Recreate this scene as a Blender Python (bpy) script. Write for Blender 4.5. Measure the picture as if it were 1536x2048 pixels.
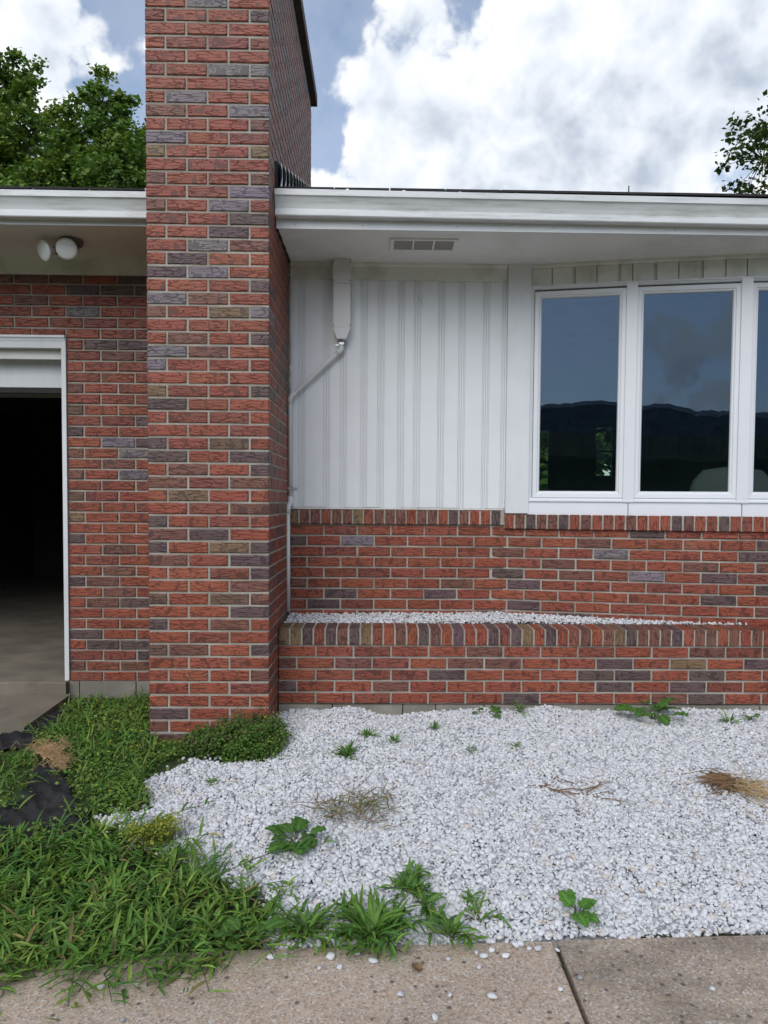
import bpy, math, random
import numpy as np
from mathutils import Vector, Matrix

for o in list(bpy.data.objects):
    bpy.data.objects.remove(o)
S = bpy.context.scene
C = S.collection
R = math.radians
rnd = random.Random(7)

# ------------------------------------------------------------------ camera
EYE = 1.40                                   # camera height above the walk
YAW, PITCH, ROLL = 0.0192, 0.0406, 0.0075
cam_d = bpy.data.cameras.new('camera')
cam = bpy.data.objects.new('camera', cam_d); C.objects.link(cam)
fw = Vector((math.sin(YAW)*math.cos(PITCH), math.cos(YAW)*math.cos(PITCH), -math.sin(PITCH)))
r0 = Vector((math.cos(YAW), -math.sin(YAW), 0)); u0 = r0.cross(fw)
rt = r0*math.cos(ROLL)+u0*math.sin(ROLL); up = -r0*math.sin(ROLL)+u0*math.cos(ROLL)
cam.matrix_world = Matrix(((rt.x, up.x, -fw.x, 0), (rt.y, up.y, -fw.y, 0), (rt.z, up.z, -fw.z, EYE), (0, 0, 0, 1)))
cam_d.sensor_width = 36; cam_d.sensor_fit = 'AUTO'
cam_d.lens = 1436.65/2048*36
cam_d.shift_x = -(786.03-768)/2048
cam_d.shift_y = (1062.2-1024)/2048
cam_d.clip_start = 0.05; cam_d.clip_end = 3000
S.camera = cam

# ------------------------------------------------------------------ sky, sun, exposure
SUN_EL, SUN_AZ = R(41), R(200)               # azimuth clockwise from +Y (into the house)
w = bpy.data.worlds.new('World'); S.world = w; w.use_nodes = True
nt = w.node_tree; N = nt.nodes; L = nt.links
for n in list(N): N.remove(n)
def node(t, nt_=None, **kw):
    n = (nt_ or nt).nodes.new(t)
    for k, v in kw.items(): setattr(n, k, v)
    return n
def sky_world():
    out = node('ShaderNodeOutputWorld'); mix = node('ShaderNodeMixShader')
    sky = node('ShaderNodeTexSky', sky_type='NISHITA', sun_disc=False)
    sky.sun_elevation = SUN_EL; sky.sun_rotation = SUN_AZ; sky.altitude = 200
    sky.air_density = 1.0; sky.dust_density = 1.2; sky.ozone_density = 1.6
    bs = node('ShaderNodeBackground'); bs.inputs[1].default_value = 0.15
    L.new(sky.outputs[0], bs.inputs[0])
    tc = node('ShaderNodeTexCoord')
    nz = node('ShaderNodeTexNoise', noise_dimensions='4D'); L.new(tc.outputs['Generated'], nz.inputs['Vector'])
    nz.inputs['W'].default_value = 3.1; nz.inputs['Scale'].default_value = 4.2; nz.inputs['Detail'].default_value = 14; nz.inputs['Roughness'].default_value = 0.57
    nz.inputs['Distortion'].default_value = 0.15
    # puffs: rounded lumps on the fractal body of the cloud
    def body(vec, nn):
        warp = node('ShaderNodeTexNoise'); L.new(vec, warp.inputs['Vector']); warp.inputs['Scale'].default_value = 9; warp.inputs['Detail'].default_value = 5
        wv = node('ShaderNodeVectorMath', operation='MULTIPLY_ADD'); L.new(warp.outputs['Color'], wv.inputs[0]); wv.inputs[1].default_value = (.07, .07, .07); L.new(vec, wv.inputs[2])
        vo = node('ShaderNodeTexVoronoi', feature='F1'); L.new(wv.outputs[0], vo.inputs['Vector']); vo.inputs['Scale'].default_value = 10; vo.inputs['Detail'].default_value = 3.0; vo.inputs['Roughness'].default_value = 0.55
        m_ = node('ShaderNodeMath', operation='MULTIPLY_ADD'); L.new(vo.outputs['Distance'], m_.inputs[0]); m_.inputs[1].default_value = -0.24; L.new(nn.outputs['Fac'], m_.inputs[2])
        m2 = node('ShaderNodeMath', operation='ADD'); L.new(m_.outputs[0], m2.inputs[0]); m2.inputs[1].default_value = 0.185; return m2.outputs[0]
    full = body(tc.outputs['Generated'], nz)
    # broad banks of cumulus and gaps between them
    dens = full
    def bank(d, rad, amt):
        nonlocal dens
        v = Vector(d).normalized()
        dt = node('ShaderNodeVectorMath', operation='DISTANCE'); L.new(tc.outputs['Generated'], dt.inputs[0]); dt.inputs[1].default_value = v
        mr = node('ShaderNodeMapRange', interpolation_type='SMOOTHSTEP'); L.new(dt.outputs['Value'], mr.inputs[0])
        mr.inputs[1].default_value = rad; mr.inputs[2].default_value = 0; mr.inputs[3].default_value = 0; mr.inputs[4].default_value = amt
        ad = node('ShaderNodeMath', operation='ADD'); L.new(dens, ad.inputs[0]); L.new(mr.outputs[0], ad.inputs[1]); dens = ad.outputs[0]
    for d, rad, amt in BANKS: bank(d, rad, amt)
    ramp = node('ShaderNodeMapRange', interpolation_type='SMOOTHSTEP'); L.new(dens, ramp.inputs[0])
    ramp.inputs[1].default_value = 0.485; ramp.inputs[2].default_value = 0.565; ramp.inputs[3].default_value = 0.22
    n2 = node('ShaderNodeTexNoise', noise_dimensions='4D'); L.new(tc.outputs['Generated'], n2.inputs['Vector'])
    n2.inputs['W'].default_value = 8.3; n2.inputs['Scale'].default_value = 5.0; n2.inputs['Detail'].default_value = 12; n2.inputs['Roughness'].default_value = 0.58
    # thick parts of a cloud are greyer than its thin rim
    sub = node('ShaderNodeMapRange'); L.new(dens, sub.inputs[0]); sub.inputs[1].default_value = 0.6; sub.inputs[2].default_value = 0.95; sub.inputs[3].default_value = 0; sub.inputs[4].default_value = 0.31
    upv = node('ShaderNodeVectorMath', operation='ADD'); L.new(tc.outputs['Generated'], upv.inputs[0]); upv.inputs[1].default_value = (-.008, -.006, .026)
    n3 = node('ShaderNodeTexNoise', noise_dimensions='4D'); L.new(upv.outputs[0], n3.inputs['Vector'])
    for k in ('W', 'Scale', 'Detail', 'Roughness', 'Distortion'): n3.inputs[k].default_value = nz.inputs[k].default_value
    df = node('ShaderNodeMath', operation='SUBTRACT'); L.new(full, df.inputs[0]); L.new(body(upv.outputs[0], n3), df.inputs[1])
    rel = node('ShaderNodeMath', operation='MULTIPLY_ADD'); L.new(df.outputs[0], rel.inputs[0]); rel.inputs[1].default_value = 1.5; L.new(n2.outputs['Fac'], rel.inputs[2])
    ad2 = node('ShaderNodeMath', operation='SUBTRACT'); L.new(rel.outputs[0], ad2.inputs[0]); L.new(sub.outputs[0], ad2.inputs[1])
    cr = node('ShaderNodeValToRGB'); L.new(ad2.outputs[0], cr.inputs[0])
    e = cr.color_ramp.elements
    e[0].position = 0.10; e[0].color = (0.44, 0.50, 0.60, 1)
    e[1].position = 0.56; e[1].color = (0.93, 0.935, 0.95, 1)
    m_ = cr.color_ramp.elements.new(0.34); m_.color = (0.72, 0.77, 0.84, 1)
    bc = node('ShaderNodeBackground'); L.new(cr.outputs[0], bc.inputs[0]); bc.inputs[1].default_value = 1.0
    L.new(ramp.outputs[0], mix.inputs[0]); L.new(bs.outputs[0], mix.inputs[1]); L.new(bc.outputs[0], mix.inputs[2])
    L.new(mix.outputs[0], out.inputs[0])
BANKS = [((0.06, 0.865, 0.50), 0.34, 0.16), ((0.30, 0.83, 0.48), 0.36, 0.17), ((0.45, 0.80, 0.38), 0.36, 0.22), ((0.06, 0.91, 0.41), 0.20, 0.10), ((-0.37, 0.78, 0.505), 0.26, 0.25),
         ((-0.28, 0.80, 0.535), 0.06, -0.16), ((-0.065, 0.83, 0.555), 0.055, -0.16), ((-0.075, 0.895, 0.435), 0.06, -0.26), ((0.07, 0.908, 0.412), 0.045, -0.16), ((0.09, 0.825, 0.558), 0.035, -0.16), ((0.2, -0.93, 0.25), 0.5, 0.05)]
sky_world()
w.cycles.sampling_method = 'MANUAL'; w.cycles.sample_map_resolution = 512
sd = bpy.data.lights.new('sun', 'SUN'); sd.energy = 1.45; sd.angle = R(50); sd.color = (1, 0.985, 0.965)
sun = bpy.data.objects.new('sun', sd); C.objects.link(sun)
dirv = Vector((math.sin(SUN_AZ)*math.cos(SUN_EL), math.cos(SUN_AZ)*math.cos(SUN_EL), math.sin(SUN_EL)))
sun.rotation_euler = dirv.to_track_quat('Z', 'Y').to_euler(); sun.location = (0, 0, 30)
S.view_settings.view_transform = 'Standard'; S.view_settings.look = 'None'
S.view_settings.exposure = 0.24; S.view_settings.gamma = 1; S.view_settings.use_curve_mapping = False
S.render.engine = 'CYCLES'
S.cycles.max_bounces = 8; S.cycles.transparent_max_bounces = 16; S.cycles.use_denoising = True
S.cycles.caustics_reflective = False; S.cycles.caustics_refractive = False

# ------------------------------------------------------------------ helpers: materials
def new_mat(name):
    m = bpy.data.materials.new(name); m.use_nodes = True
    nt_ = m.node_tree
    return m, nt_, nt_.nodes['Principled BSDF']
def ramp_node(nt_, fac, stops):
    cr = node('ShaderNodeValToRGB', nt_); nt_.links.new(fac, cr.inputs[0])
    el = cr.color_ramp.elements
    while len(el) < len(stops): el.new(0.5)
    for e, (p, c) in zip(el, stops): e.position = p; e.color = (*c, 1)
    return cr.outputs[0]
def noise(nt_, vec, scale, detail=4, rough=0.55, dist=0):
    n = node('ShaderNodeTexNoise', nt_); nt_.links.new(vec, n.inputs['Vector'])
    n.inputs['Scale'].default_value = scale; n.inputs['Detail'].default_value = detail; n.inputs['Roughness'].default_value = rough; n.inputs['Distortion'].default_value = dist
    return n
def mapping(nt_, vec, scale=(1, 1, 1), loc=(0, 0, 0)):
    m = node('ShaderNodeMapping', nt_); nt_.links.new(vec, m.inputs[0]); m.inputs['Scale'].default_value = scale; m.inputs['Location'].default_value = loc
    return m.outputs[0]
def mixc(nt_, fac, a, b, mode='MIX'):
    m = node('ShaderNodeMix', nt_, data_type='RGBA', blend_type=mode)
    for s, v in ((m.inputs[0], fac), (m.inputs[6], a), (m.inputs[7], b)):
        if isinstance(v, bpy.types.NodeSocket): nt_.links.new(v, s)
        elif isinstance(v, (int, float)): s.default_value = v
        else: s.default_value = (*v, 1)
    return m.outputs[2]
def maprange(nt_, v, a, b, c=0.0, d=1.0):
    m = node('ShaderNodeMapRange', nt_); nt_.links.new(v, m.inputs[0])
    for i, x in zip((1, 2, 3, 4), (a, b, c, d)): m.inputs[i].default_value = x
    return m.outputs[0]
def math_(nt_, op, a, b):
    m = node('ShaderNodeMath', nt_, operation=op)
    for s, v in ((m.inputs[0], a), (m.inputs[1], b)):
        if isinstance(v, bpy.types.NodeSocket): nt_.links.new(v, s)
        else: s.default_value = v
    return m.outputs[0]
def bump(nt_, p, h, dist, strength=1.0):
    b = node('ShaderNodeBump', nt_); nt_.links.new(h, b.inputs['Height']); b.inputs['Distance'].default_value = dist; b.inputs['Strength'].default_value = strength
    nt_.links.new(b.outputs[0], p.inputs['Normal'])
def simple(name, col, rough=0.6, var=0.08, scale=6, dirt=None, dirt_amt=0.0, dscale=2.0, bmp=0.0, metal=0.0, stretch=(1, 1, 1)):
    m, t, p = new_mat(name)
    tc = node('ShaderNodeTexCoord', t).outputs['Object']
    n = noise(t, tc, scale, 5)
    c = ramp_node(t, n.outputs['Fac'], [(0.3, tuple(x*(1-var) for x in col)), (0.7, tuple(min(1, x*(1+var)) for x in col))])
    if dirt:
        d = noise(t, mapping(t, tc, stretch), dscale, 7, 0.65)
        f = maprange(t, d.outputs['Fac'], 0.48, 0.75, 0, dirt_amt)
        c = mixc(t, f, c, dirt)
    t.links.new(c, p.inputs['Base Color']); p.inputs['Roughness'].default_value = rough; p.inputs['Metallic'].default_value = metal
    if bmp:
        nb = noise(t, tc, 140, 3)
        bump(t, p, nb.outputs['Fac'], bmp)
    return m
def brick_mat(name, stuff=False):
    m, t, p = new_mat(name)
    if stuff:
        tint = node('ShaderNodeAttribute', t, attribute_name='tint').outputs['Color']
        vec = node('ShaderNodeTexCoord', t).outputs['Object']
        rn = None
    else:
        oi = node('ShaderNodeObjectInfo', t); tint = oi.outputs['Color']
        ad = node('ShaderNodeVectorMath', t, operation='ADD')
        t.links.new(node('ShaderNodeTexCoord', t).outputs['Object'], ad.inputs[0])
        sc = node('ShaderNodeVectorMath', t, operation='SCALE'); sc.inputs[0].default_value = (7.3, 3.1, 5.7); t.links.new(oi.outputs['Random'], sc.inputs['Scale'])
        t.links.new(sc.outputs[0], ad.inputs[1]); vec = ad.outputs[0]
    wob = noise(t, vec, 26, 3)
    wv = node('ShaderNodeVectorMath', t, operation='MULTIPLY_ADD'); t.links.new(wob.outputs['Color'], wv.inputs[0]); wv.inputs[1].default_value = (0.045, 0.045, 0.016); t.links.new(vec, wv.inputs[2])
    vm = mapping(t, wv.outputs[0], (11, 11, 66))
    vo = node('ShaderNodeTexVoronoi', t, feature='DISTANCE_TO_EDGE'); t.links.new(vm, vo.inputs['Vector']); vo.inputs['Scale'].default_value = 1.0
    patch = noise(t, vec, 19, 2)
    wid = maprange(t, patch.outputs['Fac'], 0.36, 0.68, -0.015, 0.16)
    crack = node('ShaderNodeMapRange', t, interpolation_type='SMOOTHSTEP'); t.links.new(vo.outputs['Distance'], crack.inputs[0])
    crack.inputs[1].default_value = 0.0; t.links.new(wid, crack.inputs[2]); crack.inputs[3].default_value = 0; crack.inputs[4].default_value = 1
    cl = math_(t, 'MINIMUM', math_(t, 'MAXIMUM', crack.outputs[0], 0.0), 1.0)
    fine = noise(t, vec, 90, 5, 0.65)
    big = noise(t, vec, 12, 3)
    c = mixc(t, 1.0, tint, ramp_node(t, fine.outputs['Fac'], [(0.3, (0.80, 0.78, 0.78)), (0.72, (1.14, 1.12, 1.1))]), 'MULTIPLY')
    c = mixc(t, maprange(t, big.outputs['Fac'], 0.45, 0.72, 0, 0.45), c, mixc(t, 1.0, tint, (0.68, 0.68, 0.70), 'MULTIPLY'))
    c = mixc(t, math_(t, 'MULTIPLY', math_(t, 'SUBTRACT', 1.0, cl), 0.8), c, mixc(t, 1.0, tint, (0.30, 0.27, 0.30), 'MULTIPLY'))  # shade of the crack recesses painted into the colour, besides the bump
    eff = noise(t, vec, 34, 6, 0.7)
    c = mixc(t, maprange(t, eff.outputs['Fac'], 0.69, 0.78, 0, 0.5), c, (0.42, 0.38, 0.34))
    wp = node('ShaderNodeNewGeometry', t).outputs['Position']
    st = noise(t, mapping(t, wp, (2.2, 2.2, 1.2)), 1.6, 8, 0.65)
    c = mixc(t, maprange(t, st.outputs['Fac'], 0.52, 0.74, 0, 0.26), c, mixc(t, 1.0, c, (0.55, 0.5, 0.5), 'MULTIPLY'))
    s2 = noise(t, mapping(t, wp, (3.1, 3.1, 2.0), (5, 2, 1)), 2.4, 9, 0.7)
    c = mixc(t, maprange(t, s2.outputs['Fac'], 0.56, 0.78, 0, 0.22), c, (0.36, 0.30, 0.25))
    t.links.new(c, p.inputs['Base Color'])
    p.inputs['Roughness'].default_value = 0.55; p.inputs['Specular IOR Level'].default_value = 0.5
    h = math_(t, 'ADD', math_(t, 'MULTIPLY', cl, 1.0), math_(t, 'MULTIPLY', fine.outputs['Fac'], 0.45))
    bump(t, p, h, 0.0026)
    return m
def mortar_mat():
    m, t, p = new_mat('mortar')
    tc = node('ShaderNodeTexCoord', t).outputs['Object']
    a = noise(t, tc, 5, 6, 0.6); b = noise(t, tc, 120, 4, 0.7)
    c = ramp_node(t, a.outputs['Fac'], [(0.3, (0.31, 0.275, 0.22)), (0.68, (0.55, 0.52, 0.45))])
    c = mixc(t, maprange(t, b.outputs['Fac'], 0.3, 0.75), mixc(t, 1.0, c, (0.7, 0.7, 0.7), 'MULTIPLY'), c)
    t.links.new(c, p.inputs['Base Color']); p.inputs['Roughness'].default_value = 0.95
    bump(t, p, b.outputs['Fac'], 0.004)
    return m
def leaf_mat(name, rough=0.6, trans=0.35, vein=True):
    m, t, p = new_mat(name)
    at = node('ShaderNodeAttribute', t, attribute_name='tint').outputs['Color']
    tc = node('ShaderNodeTexCoord', t).outputs['Object']
    n = noise(t, tc, 40, 3)
    c = mixc(t, 1.0, at, ramp_node(t, n.outputs['Fac'], [(0.3, (0.75, 0.78, 0.7)), (0.7, (1.2, 1.15, 1.1))]), 'MULTIPLY')
    t.links.new(c, p.inputs['Base Color']); p.inputs['Roughness'].default_value = rough; p.inputs['Specular IOR Level'].default_value = 0.3
    tr = node('ShaderNodeBsdfTranslucent', t)
    t.links.new(mixc(t, 1.0, c, (1.1, 1.25, 0.6), 'MULTIPLY'), tr.inputs[0])
    mx = node('ShaderNodeMixShader', t); mx.inputs[0].default_value = trans
    out = t.nodes['Material Output']
    t.links.new(p.outputs[0], mx.inputs[1]); t.links.new(tr.outputs[0], mx.inputs[2]); t.links.new(mx.outputs[0], out.inputs[0])
    return m
def glass_mat():
    m, t, p = new_mat('window_glass')
    t.nodes.remove(p)
    tr = node('ShaderNodeBsdfTransparent', t); tr.inputs[0].default_value = (0.80, 0.86, 0.84, 1)
    gl = node('ShaderNodeBsdfGlossy', t); gl.inputs['Roughness'].default_value = 0.0; gl.inputs['Color'].default_value = (0.54, 0.72, 1, 1)
    fr = node('ShaderNodeFresnel', t); fr.inputs[0].default_value = 1.5
    mx = node('ShaderNodeMixShader', t)
    t.links.new(math_(t, 'MINIMUM', math_(t, 'MULTIPLY', fr.outputs[0], 1.7), 1.0), mx.inputs[0])
    t.links.new(tr.outputs[0], mx.inputs[1]); t.links.new(gl.outputs[0], mx.inputs[2]); t.links.new(mx.outputs[0], t.nodes['Material Output'].inputs[0])
    tcn = node('ShaderNodeTexCoord', t).outputs['Object']
    b = node('ShaderNodeBump', t); b.inputs['Distance'].default_value = 0.0006
    t.links.new(noise(t, tcn, 3, 1).outputs['Fac'], b.inputs['Height']); t.links.new(b.outputs[0], gl.inputs['Normal'])
    return m
def pebble_mat(name):
    m, t, p = new_mat(name)
    oi = node('ShaderNodeObjectInfo', t)
    c = ramp_node(t, oi.outputs['Random'], [(0.0, (0.26, 0.27, 0.29)), (0.08, (0.46, 0.465, 0.48)), (0.2, (0.56, 0.565, 0.575)), (0.78, (0.66, 0.665, 0.67)), (0.94, (0.60, 0.595, 0.575)), (0.985, (0.56, 0.49, 0.42))])
    tc = node('ShaderNodeTexCoord', t).outputs['Object']
    n = noise(t, tc, 60, 4)
    c = mixc(t, maprange(t, n.outputs['Fac'], 0.5, 0.75, 0, 0.35), c, (0.58, 0.58, 0.6))
    t.links.new(c, p.inputs['Base Color']); p.inputs['Roughness'].default_value = 0.6
    return m
def concrete_mat(name, base, agg=True, stain=0.5):
    m, t, p = new_mat(name)
    tc = node('ShaderNodeTexCoord', t).outputs['Object']
    if agg:
        v = node('ShaderNodeTexVoronoi', t); t.links.new(tc, v.inputs['Vector']); v.inputs['Scale'].default_value = 165; v.inputs['Randomness'].default_value = 1
        sep = node('ShaderNodeSeparateColor', t); t.links.new(v.outputs['Color'], sep.inputs[0])
        c = ramp_node(t, sep.outputs[0], [(0.0, tuple(x*0.55 for x in base)), (0.2, tuple(x*0.86 for x in base)), (0.45, base), (0.68, (base[0]*1.16, base[1]*1.12, base[2]*1.05)), (0.86, (base[0]*0.8, base[1]*0.66, base[2]*0.58)), (0.95, (0.6, 0.56, 0.5))])
        v2 = node('ShaderNodeTexVoronoi', t); t.links.new(tc, v2.inputs['Vector']); v2.inputs['Scale'].default_value = 46
        s2 = node('ShaderNodeSeparateColor', t); t.links.new(v2.outputs['Color'], s2.inputs[0])
        c = mixc(t, math_(t, 'MULTIPLY', maprange(t, s2.outputs[1], 0.9, 0.92, 0, 1), maprange(t, v2.outputs['Distance'], 0.25, 0.4, 1, 0)), c, (0.16, 0.12, 0.1))
    else:
        a = noise(t, tc, 4, 7, 0.6)
        c = ramp_node(t, a.outputs['Fac'], [(0.3, tuple(x*0.75 for x in base)), (0.7, tuple(x*1.2 for x in base))])
    d = noise(t, mapping(t, tc, (1, 1.6, 1)), 2.6, 8, 0.65)
    c = mixc(t, maprange(t, d.outputs['Fac'], 0.42, 0.72, 0, stain), c, (0.07, 0.055, 0.042))
    t.links.new(c, p.inputs['Base Color']); p.inputs['Roughness'].default_value = 0.92
    b = noise(t, tc, 150, 4, 0.7)
    bump(t, p, b.outputs['Fac'], 0.004 if agg else 0.002)
    return m

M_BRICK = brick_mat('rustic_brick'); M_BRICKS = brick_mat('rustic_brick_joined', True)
M_MORTAR = mortar_mat()
M_TRIM = simple('white_trim_paint', (0.70, 0.72, 0.73), 0.5, 0.03, 5, (0.30, 0.30, 0.25), 0.25, 1.5, stretch=(3, 3, 1))
M_SIDING = simple('white_siding_paint', (0.74, 0.76, 0.77), 0.55, 0.02, 5, (0.42, 0.42, 0.39), 0.16, 1.6, stretch=(2, 2, 1.2))
M_ALGAE = simple('weathered_white_paint', (0.74, 0.75, 0.71), 0.6, 0.05, 5, (0.22, 0.23, 0.11), 0.6, 2.4, stretch=(1.5, 1.5, 1.5))
M_SOFFIT = simple('soffit_paint', (0.82, 0.82, 0.80), 0.65, 0.03, 4, (0.36, 0.36, 0.32), 0.4, 1.6)
M_GUTTER = simple('gutter_enamel', (0.66, 0.68, 0.675), 0.42, 0.03, 3, (0.22, 0.21, 0.16), 0.6, 2.6, stretch=(1.2, 9, 9))
M_VINYL = simple('window_vinyl', (0.73, 0.745, 0.765), 0.4, 0.02, 4)
M_PVC = simple('pvc_pipe', (0.66, 0.66, 0.64), 0.4, 0.03, 8)
M_COVER = simple('cover_plastic', (0.66, 0.645, 0.64), 0.45, 0.03, 5)
M_STEEL = simple('zinc_steel', (0.55, 0.56, 0.56), 0.35, 0.1, 30, metal=0.9)
M_FLASH = simple('galvanised_flashing', (0.62, 0.64, 0.65), 0.42, 0.1, 12, metal=0.55)
M_DARK = simple('dark_gap', (0.02, 0.02, 0.02), 0.9)
M_GREY = simple('grey_fixture_paint', (0.16, 0.165, 0.16), 0.5, 0.1, 20)
M_LENS = simple('frosted_lamp_lens', (0.86, 0.88, 0.88), 0.3, 0.04, 30)
M_SHINGLE = simple('asphalt_shingle', (0.035, 0.032, 0.032), 0.95, 0.3, 200, bmp=0.003)
M_VENT = simple('vent_screen', (0.30, 0.29, 0.26), 0.7, 0.25, 160)
M_BLOCK = concrete_mat('foundation_concrete', (0.27, 0.25, 0.21), False, 0.6)
M_SLAB = concrete_mat('garage_concrete', (0.20, 0.172, 0.128), False, 0.55)
M_WALK = concrete_mat('exposed_aggregate', (0.50, 0.405, 0.315), True, 0.2)
M_WALK2 = concrete_mat('exposed_aggregate_dirty', (0.44, 0.365, 0.285), True, 0.7)
M_GLASS = glass_mat()
M_PEB = pebble_mat('white_marble_chip')
M_LEAF = leaf_mat('weed_leaf'); M_TREE = leaf_mat('tree_leaf', 0.5, 0.3)
M_BARK = simple('bark', (0.11, 0.09, 0.07), 0.95, 0.3, 9, bmp=0.01)
M_STRAW = simple('dry_straw', (0.42, 0.29, 0.14), 0.8, 0.35, 14)
M_ROOT = simple('dry_root', (0.20, 0.12, 0.06), 0.85, 0.35, 25)
M_CLOTH = simple('black_landscape_fabric', (0.012, 0.012, 0.014), 0.8, 0.3, 30, (0.09, 0.08, 0.05), 0.25, 6, bmp=0.001)
M_COIR = simple('coir_mat', (0.30, 0.19, 0.09), 0.95, 0.35, 40, bmp=0.004)
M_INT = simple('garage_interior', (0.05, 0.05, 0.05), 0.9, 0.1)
M_ROOM = simple('room_paint', (0.34, 0.36, 0.34), 0.85, 0.05)
M_WOOD = simple('room_floor_wood', (0.08, 0.055, 0.035), 0.5, 0.2)
M_SOFA = simple('pale_upholstery', (0.30, 0.33, 0.31), 0.9, 0.05)
M_RUBBER = simple('rubber_seal', (0.015, 0.015, 0.015), 0.7)
M_CAP = simple('chimney_cap', (0.14, 0.11, 0.10), 0.9, 0.2, 20)

# ------------------------------------------------------------------ helpers: meshes
class MB:
    def __init__(s): s.v = []; s.f = []; s.c = []
    def add(s, vs, fs, col=None):
        b = len(s.v); s.v += [tuple(x) for x in vs]; s.f += [tuple(i+b for i in f) for f in fs]
        if col is not None: s.c += [col]*len(vs)
        return s
    def box(s, x0, x1, y0, y1, z0, z1, col=None):
        v = [(x0, y0, z0), (x1, y0, z0), (x1, y1, z0), (x0, y1, z0), (x0, y0, z1), (x1, y0, z1), (x1, y1, z1), (x0, y1, z1)]
        return s.add(v, [(0, 3, 2, 1), (4, 5, 6, 7), (0, 1, 5, 4), (1, 2, 6, 5), (2, 3, 7, 6), (3, 0, 4, 7)], col)
    def prism(s, poly, a, b, axis, b_off=(0, 0)):
        """poly: 2-D outline extruded from a to b along axis; remaining axes in order"""
        n = len(poly)
        def P(p, t, o=(0, 0)):
            q = (p[0]+o[0], p[1]+o[1])
            return {'x': (t, q[0], q[1]), 'y': (q[0], t, q[1]), 'z': (q[0], q[1], t)}[axis]
        v = [P(p, a) for p in poly]+[P(p, b, b_off) for p in poly]
        f = [tuple(range(n))[::-1], tuple(range(n, 2*n))]+[(i, (i+1) % n, (i+1) % n+n, i+n) for i in range(n)]
        return s.add(v, f)
    def ring(s, x0, x1, z0, z1, prof):
        """mitred frame; prof: closed list of (inset, y)"""
        n = len(prof); v = []
        for t, y in prof: v += [(x0+t, y, z0+t), (x1-t, y, z0+t), (x1-t, y, z1-t), (x0+t, y, z1-t)]
        f = []
        for i in range(n):
            j = (i+1) % n
            for k in range(4):
                m = (k+1) % 4; f.append((4*i+k, 4*i+m, 4*j+m, 4*j+k))
        return s.add(v, f)
    def tube(s, pts, rads, n=8, cap=True, col=None):
        pts = [Vector(p) for p in pts]; v = []; f = []
        if isinstance(rads, (int, float)): rads = [rads]*len(pts)
        ref = None
        for i, p in enumerate(pts):
            d = (pts[min(i+1, len(pts)-1)]-pts[max(i-1, 0)]).normalized()
            if ref is None: ref = d.orthogonal().normalized()
            a = (ref-d*ref.dot(d)).normalized(); ref = a; b = d.cross(a)
            for k in range(n):
                t = 2*math.pi*k/n; v.append(p+(a*math.cos(t)+b*math.sin(t))*rads[i])
        for i in range(len(pts)-1):
            for k in range(n):
                m = (k+1) % n; f.append((i*n+k, i*n+m, (i+1)*n+m, (i+1)*n+k))
        if cap: f += [tuple(range(n))[::-1], tuple(range((len(pts)-1)*n, len(pts)*n))]
        return s.add(v, f, col)
    def lathe(s, prof, n=20):
        """prof: (radius, z)"""
        v = []; f = []
        for r_, z in prof:
            for k in range(n): v.append((r_*math.cos(2*math.pi*k/n), r_*math.sin(2*math.pi*k/n), z))
        for i in range(len(prof)-1):
            for k in range(n):
                m = (k+1) % n; f.append((i*n+k, i*n+m, (i+1)*n+m, (i+1)*n+k))
        f += [tuple(range(n))[::-1], tuple(range((len(prof)-1)*n, len(prof)*n))]
        return s.add(v, f)
    def mesh(s, name, mat, smooth=False):
        me = bpy.data.meshes.new(name); me.from_pydata(s.v, [], s.f)
        if s.c:
            ca = me.color_attributes.new('tint', 'FLOAT_COLOR', 'POINT')
            ca.data.foreach_set('color', np.array([(*c, 1) for c in s.c], 'f').ravel())
        for m in (mat if isinstance(mat, (list, tuple)) else [mat]): me.materials.append(m)
        if smooth: me.polygons.foreach_set('use_smooth', [True]*len(me.polygons))
        me.update(); return me
    def build(s, name, mat, parent=None, loc=(0, 0, 0), rot=(0, 0, 0), smooth=False):
        return put(name, s.mesh(name, mat, smooth), parent, loc, rot)
def put(name, me, parent=None, loc=(0, 0, 0), rot=(0, 0, 0)):
    o = bpy.data.objects.new(name, me); C.objects.link(o)
    o.location = loc; o.rotation_euler = rot
    if parent: o.parent = parent
    return o
def tag(o, label=None, cat=None, group=None, kind=None):
    for k, v in (('label', label), ('category', cat), ('group', group), ('kind', kind)):
        if v: o[k] = v
    return o
def empty(name, loc=(0, 0, 0), label=None, cat=None, group=None, rz=0):
    o = bpy.data.objects.new(name, None); C.objects.link(o); o.location = loc; o.rotation_euler = (0, 0, rz); o.empty_display_size = 0.1
    return tag(o, label, cat, group)
def Z(c): return c+EYE                        # heights below are measured from the eye line

# ------------------------------------------------------------------ terrain
def interp(x, xs, ys): return float(np.interp(x, xs, ys))
def edge_y(x): return 2.222+0.040*(x-0.15) if x > -0.4 else 2.2+0.32*min(0, (x+0.4))*0.5
def H(x, y):
    if y < 2.1: return -0.07 if y > -1.4 else -0.02
    t = min(1, max(0, (x+0.75)/0.35))
    rr = interp(y, [2.1, 2.25, 2.6, 3.2, 3.77, 4.1, 4.6], [-.03, -.008, .05, .11, .172, .20, .20])
    ll = interp(y, [2.0, 2.2, 3.0, 3.77, 4.58], [-.03, -.01, .05, .11, .135])
    z = ll*(1-t)+rr*t
    if 3.8 < y < 4.3 and x > -0.6:             # the bed slumps and heaps along the planter
        q = (y-3.8)/0.3
        z += min(1, q)*interp(x, [-.58, -.35, -.15, .0, .25, .45, .7, .95, 1.15, 1.6, 2.3], [.02, -.012, -.004, -.028, -.03, -.012, .0, .015, -.016, -.012, .0])
    return z
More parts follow.
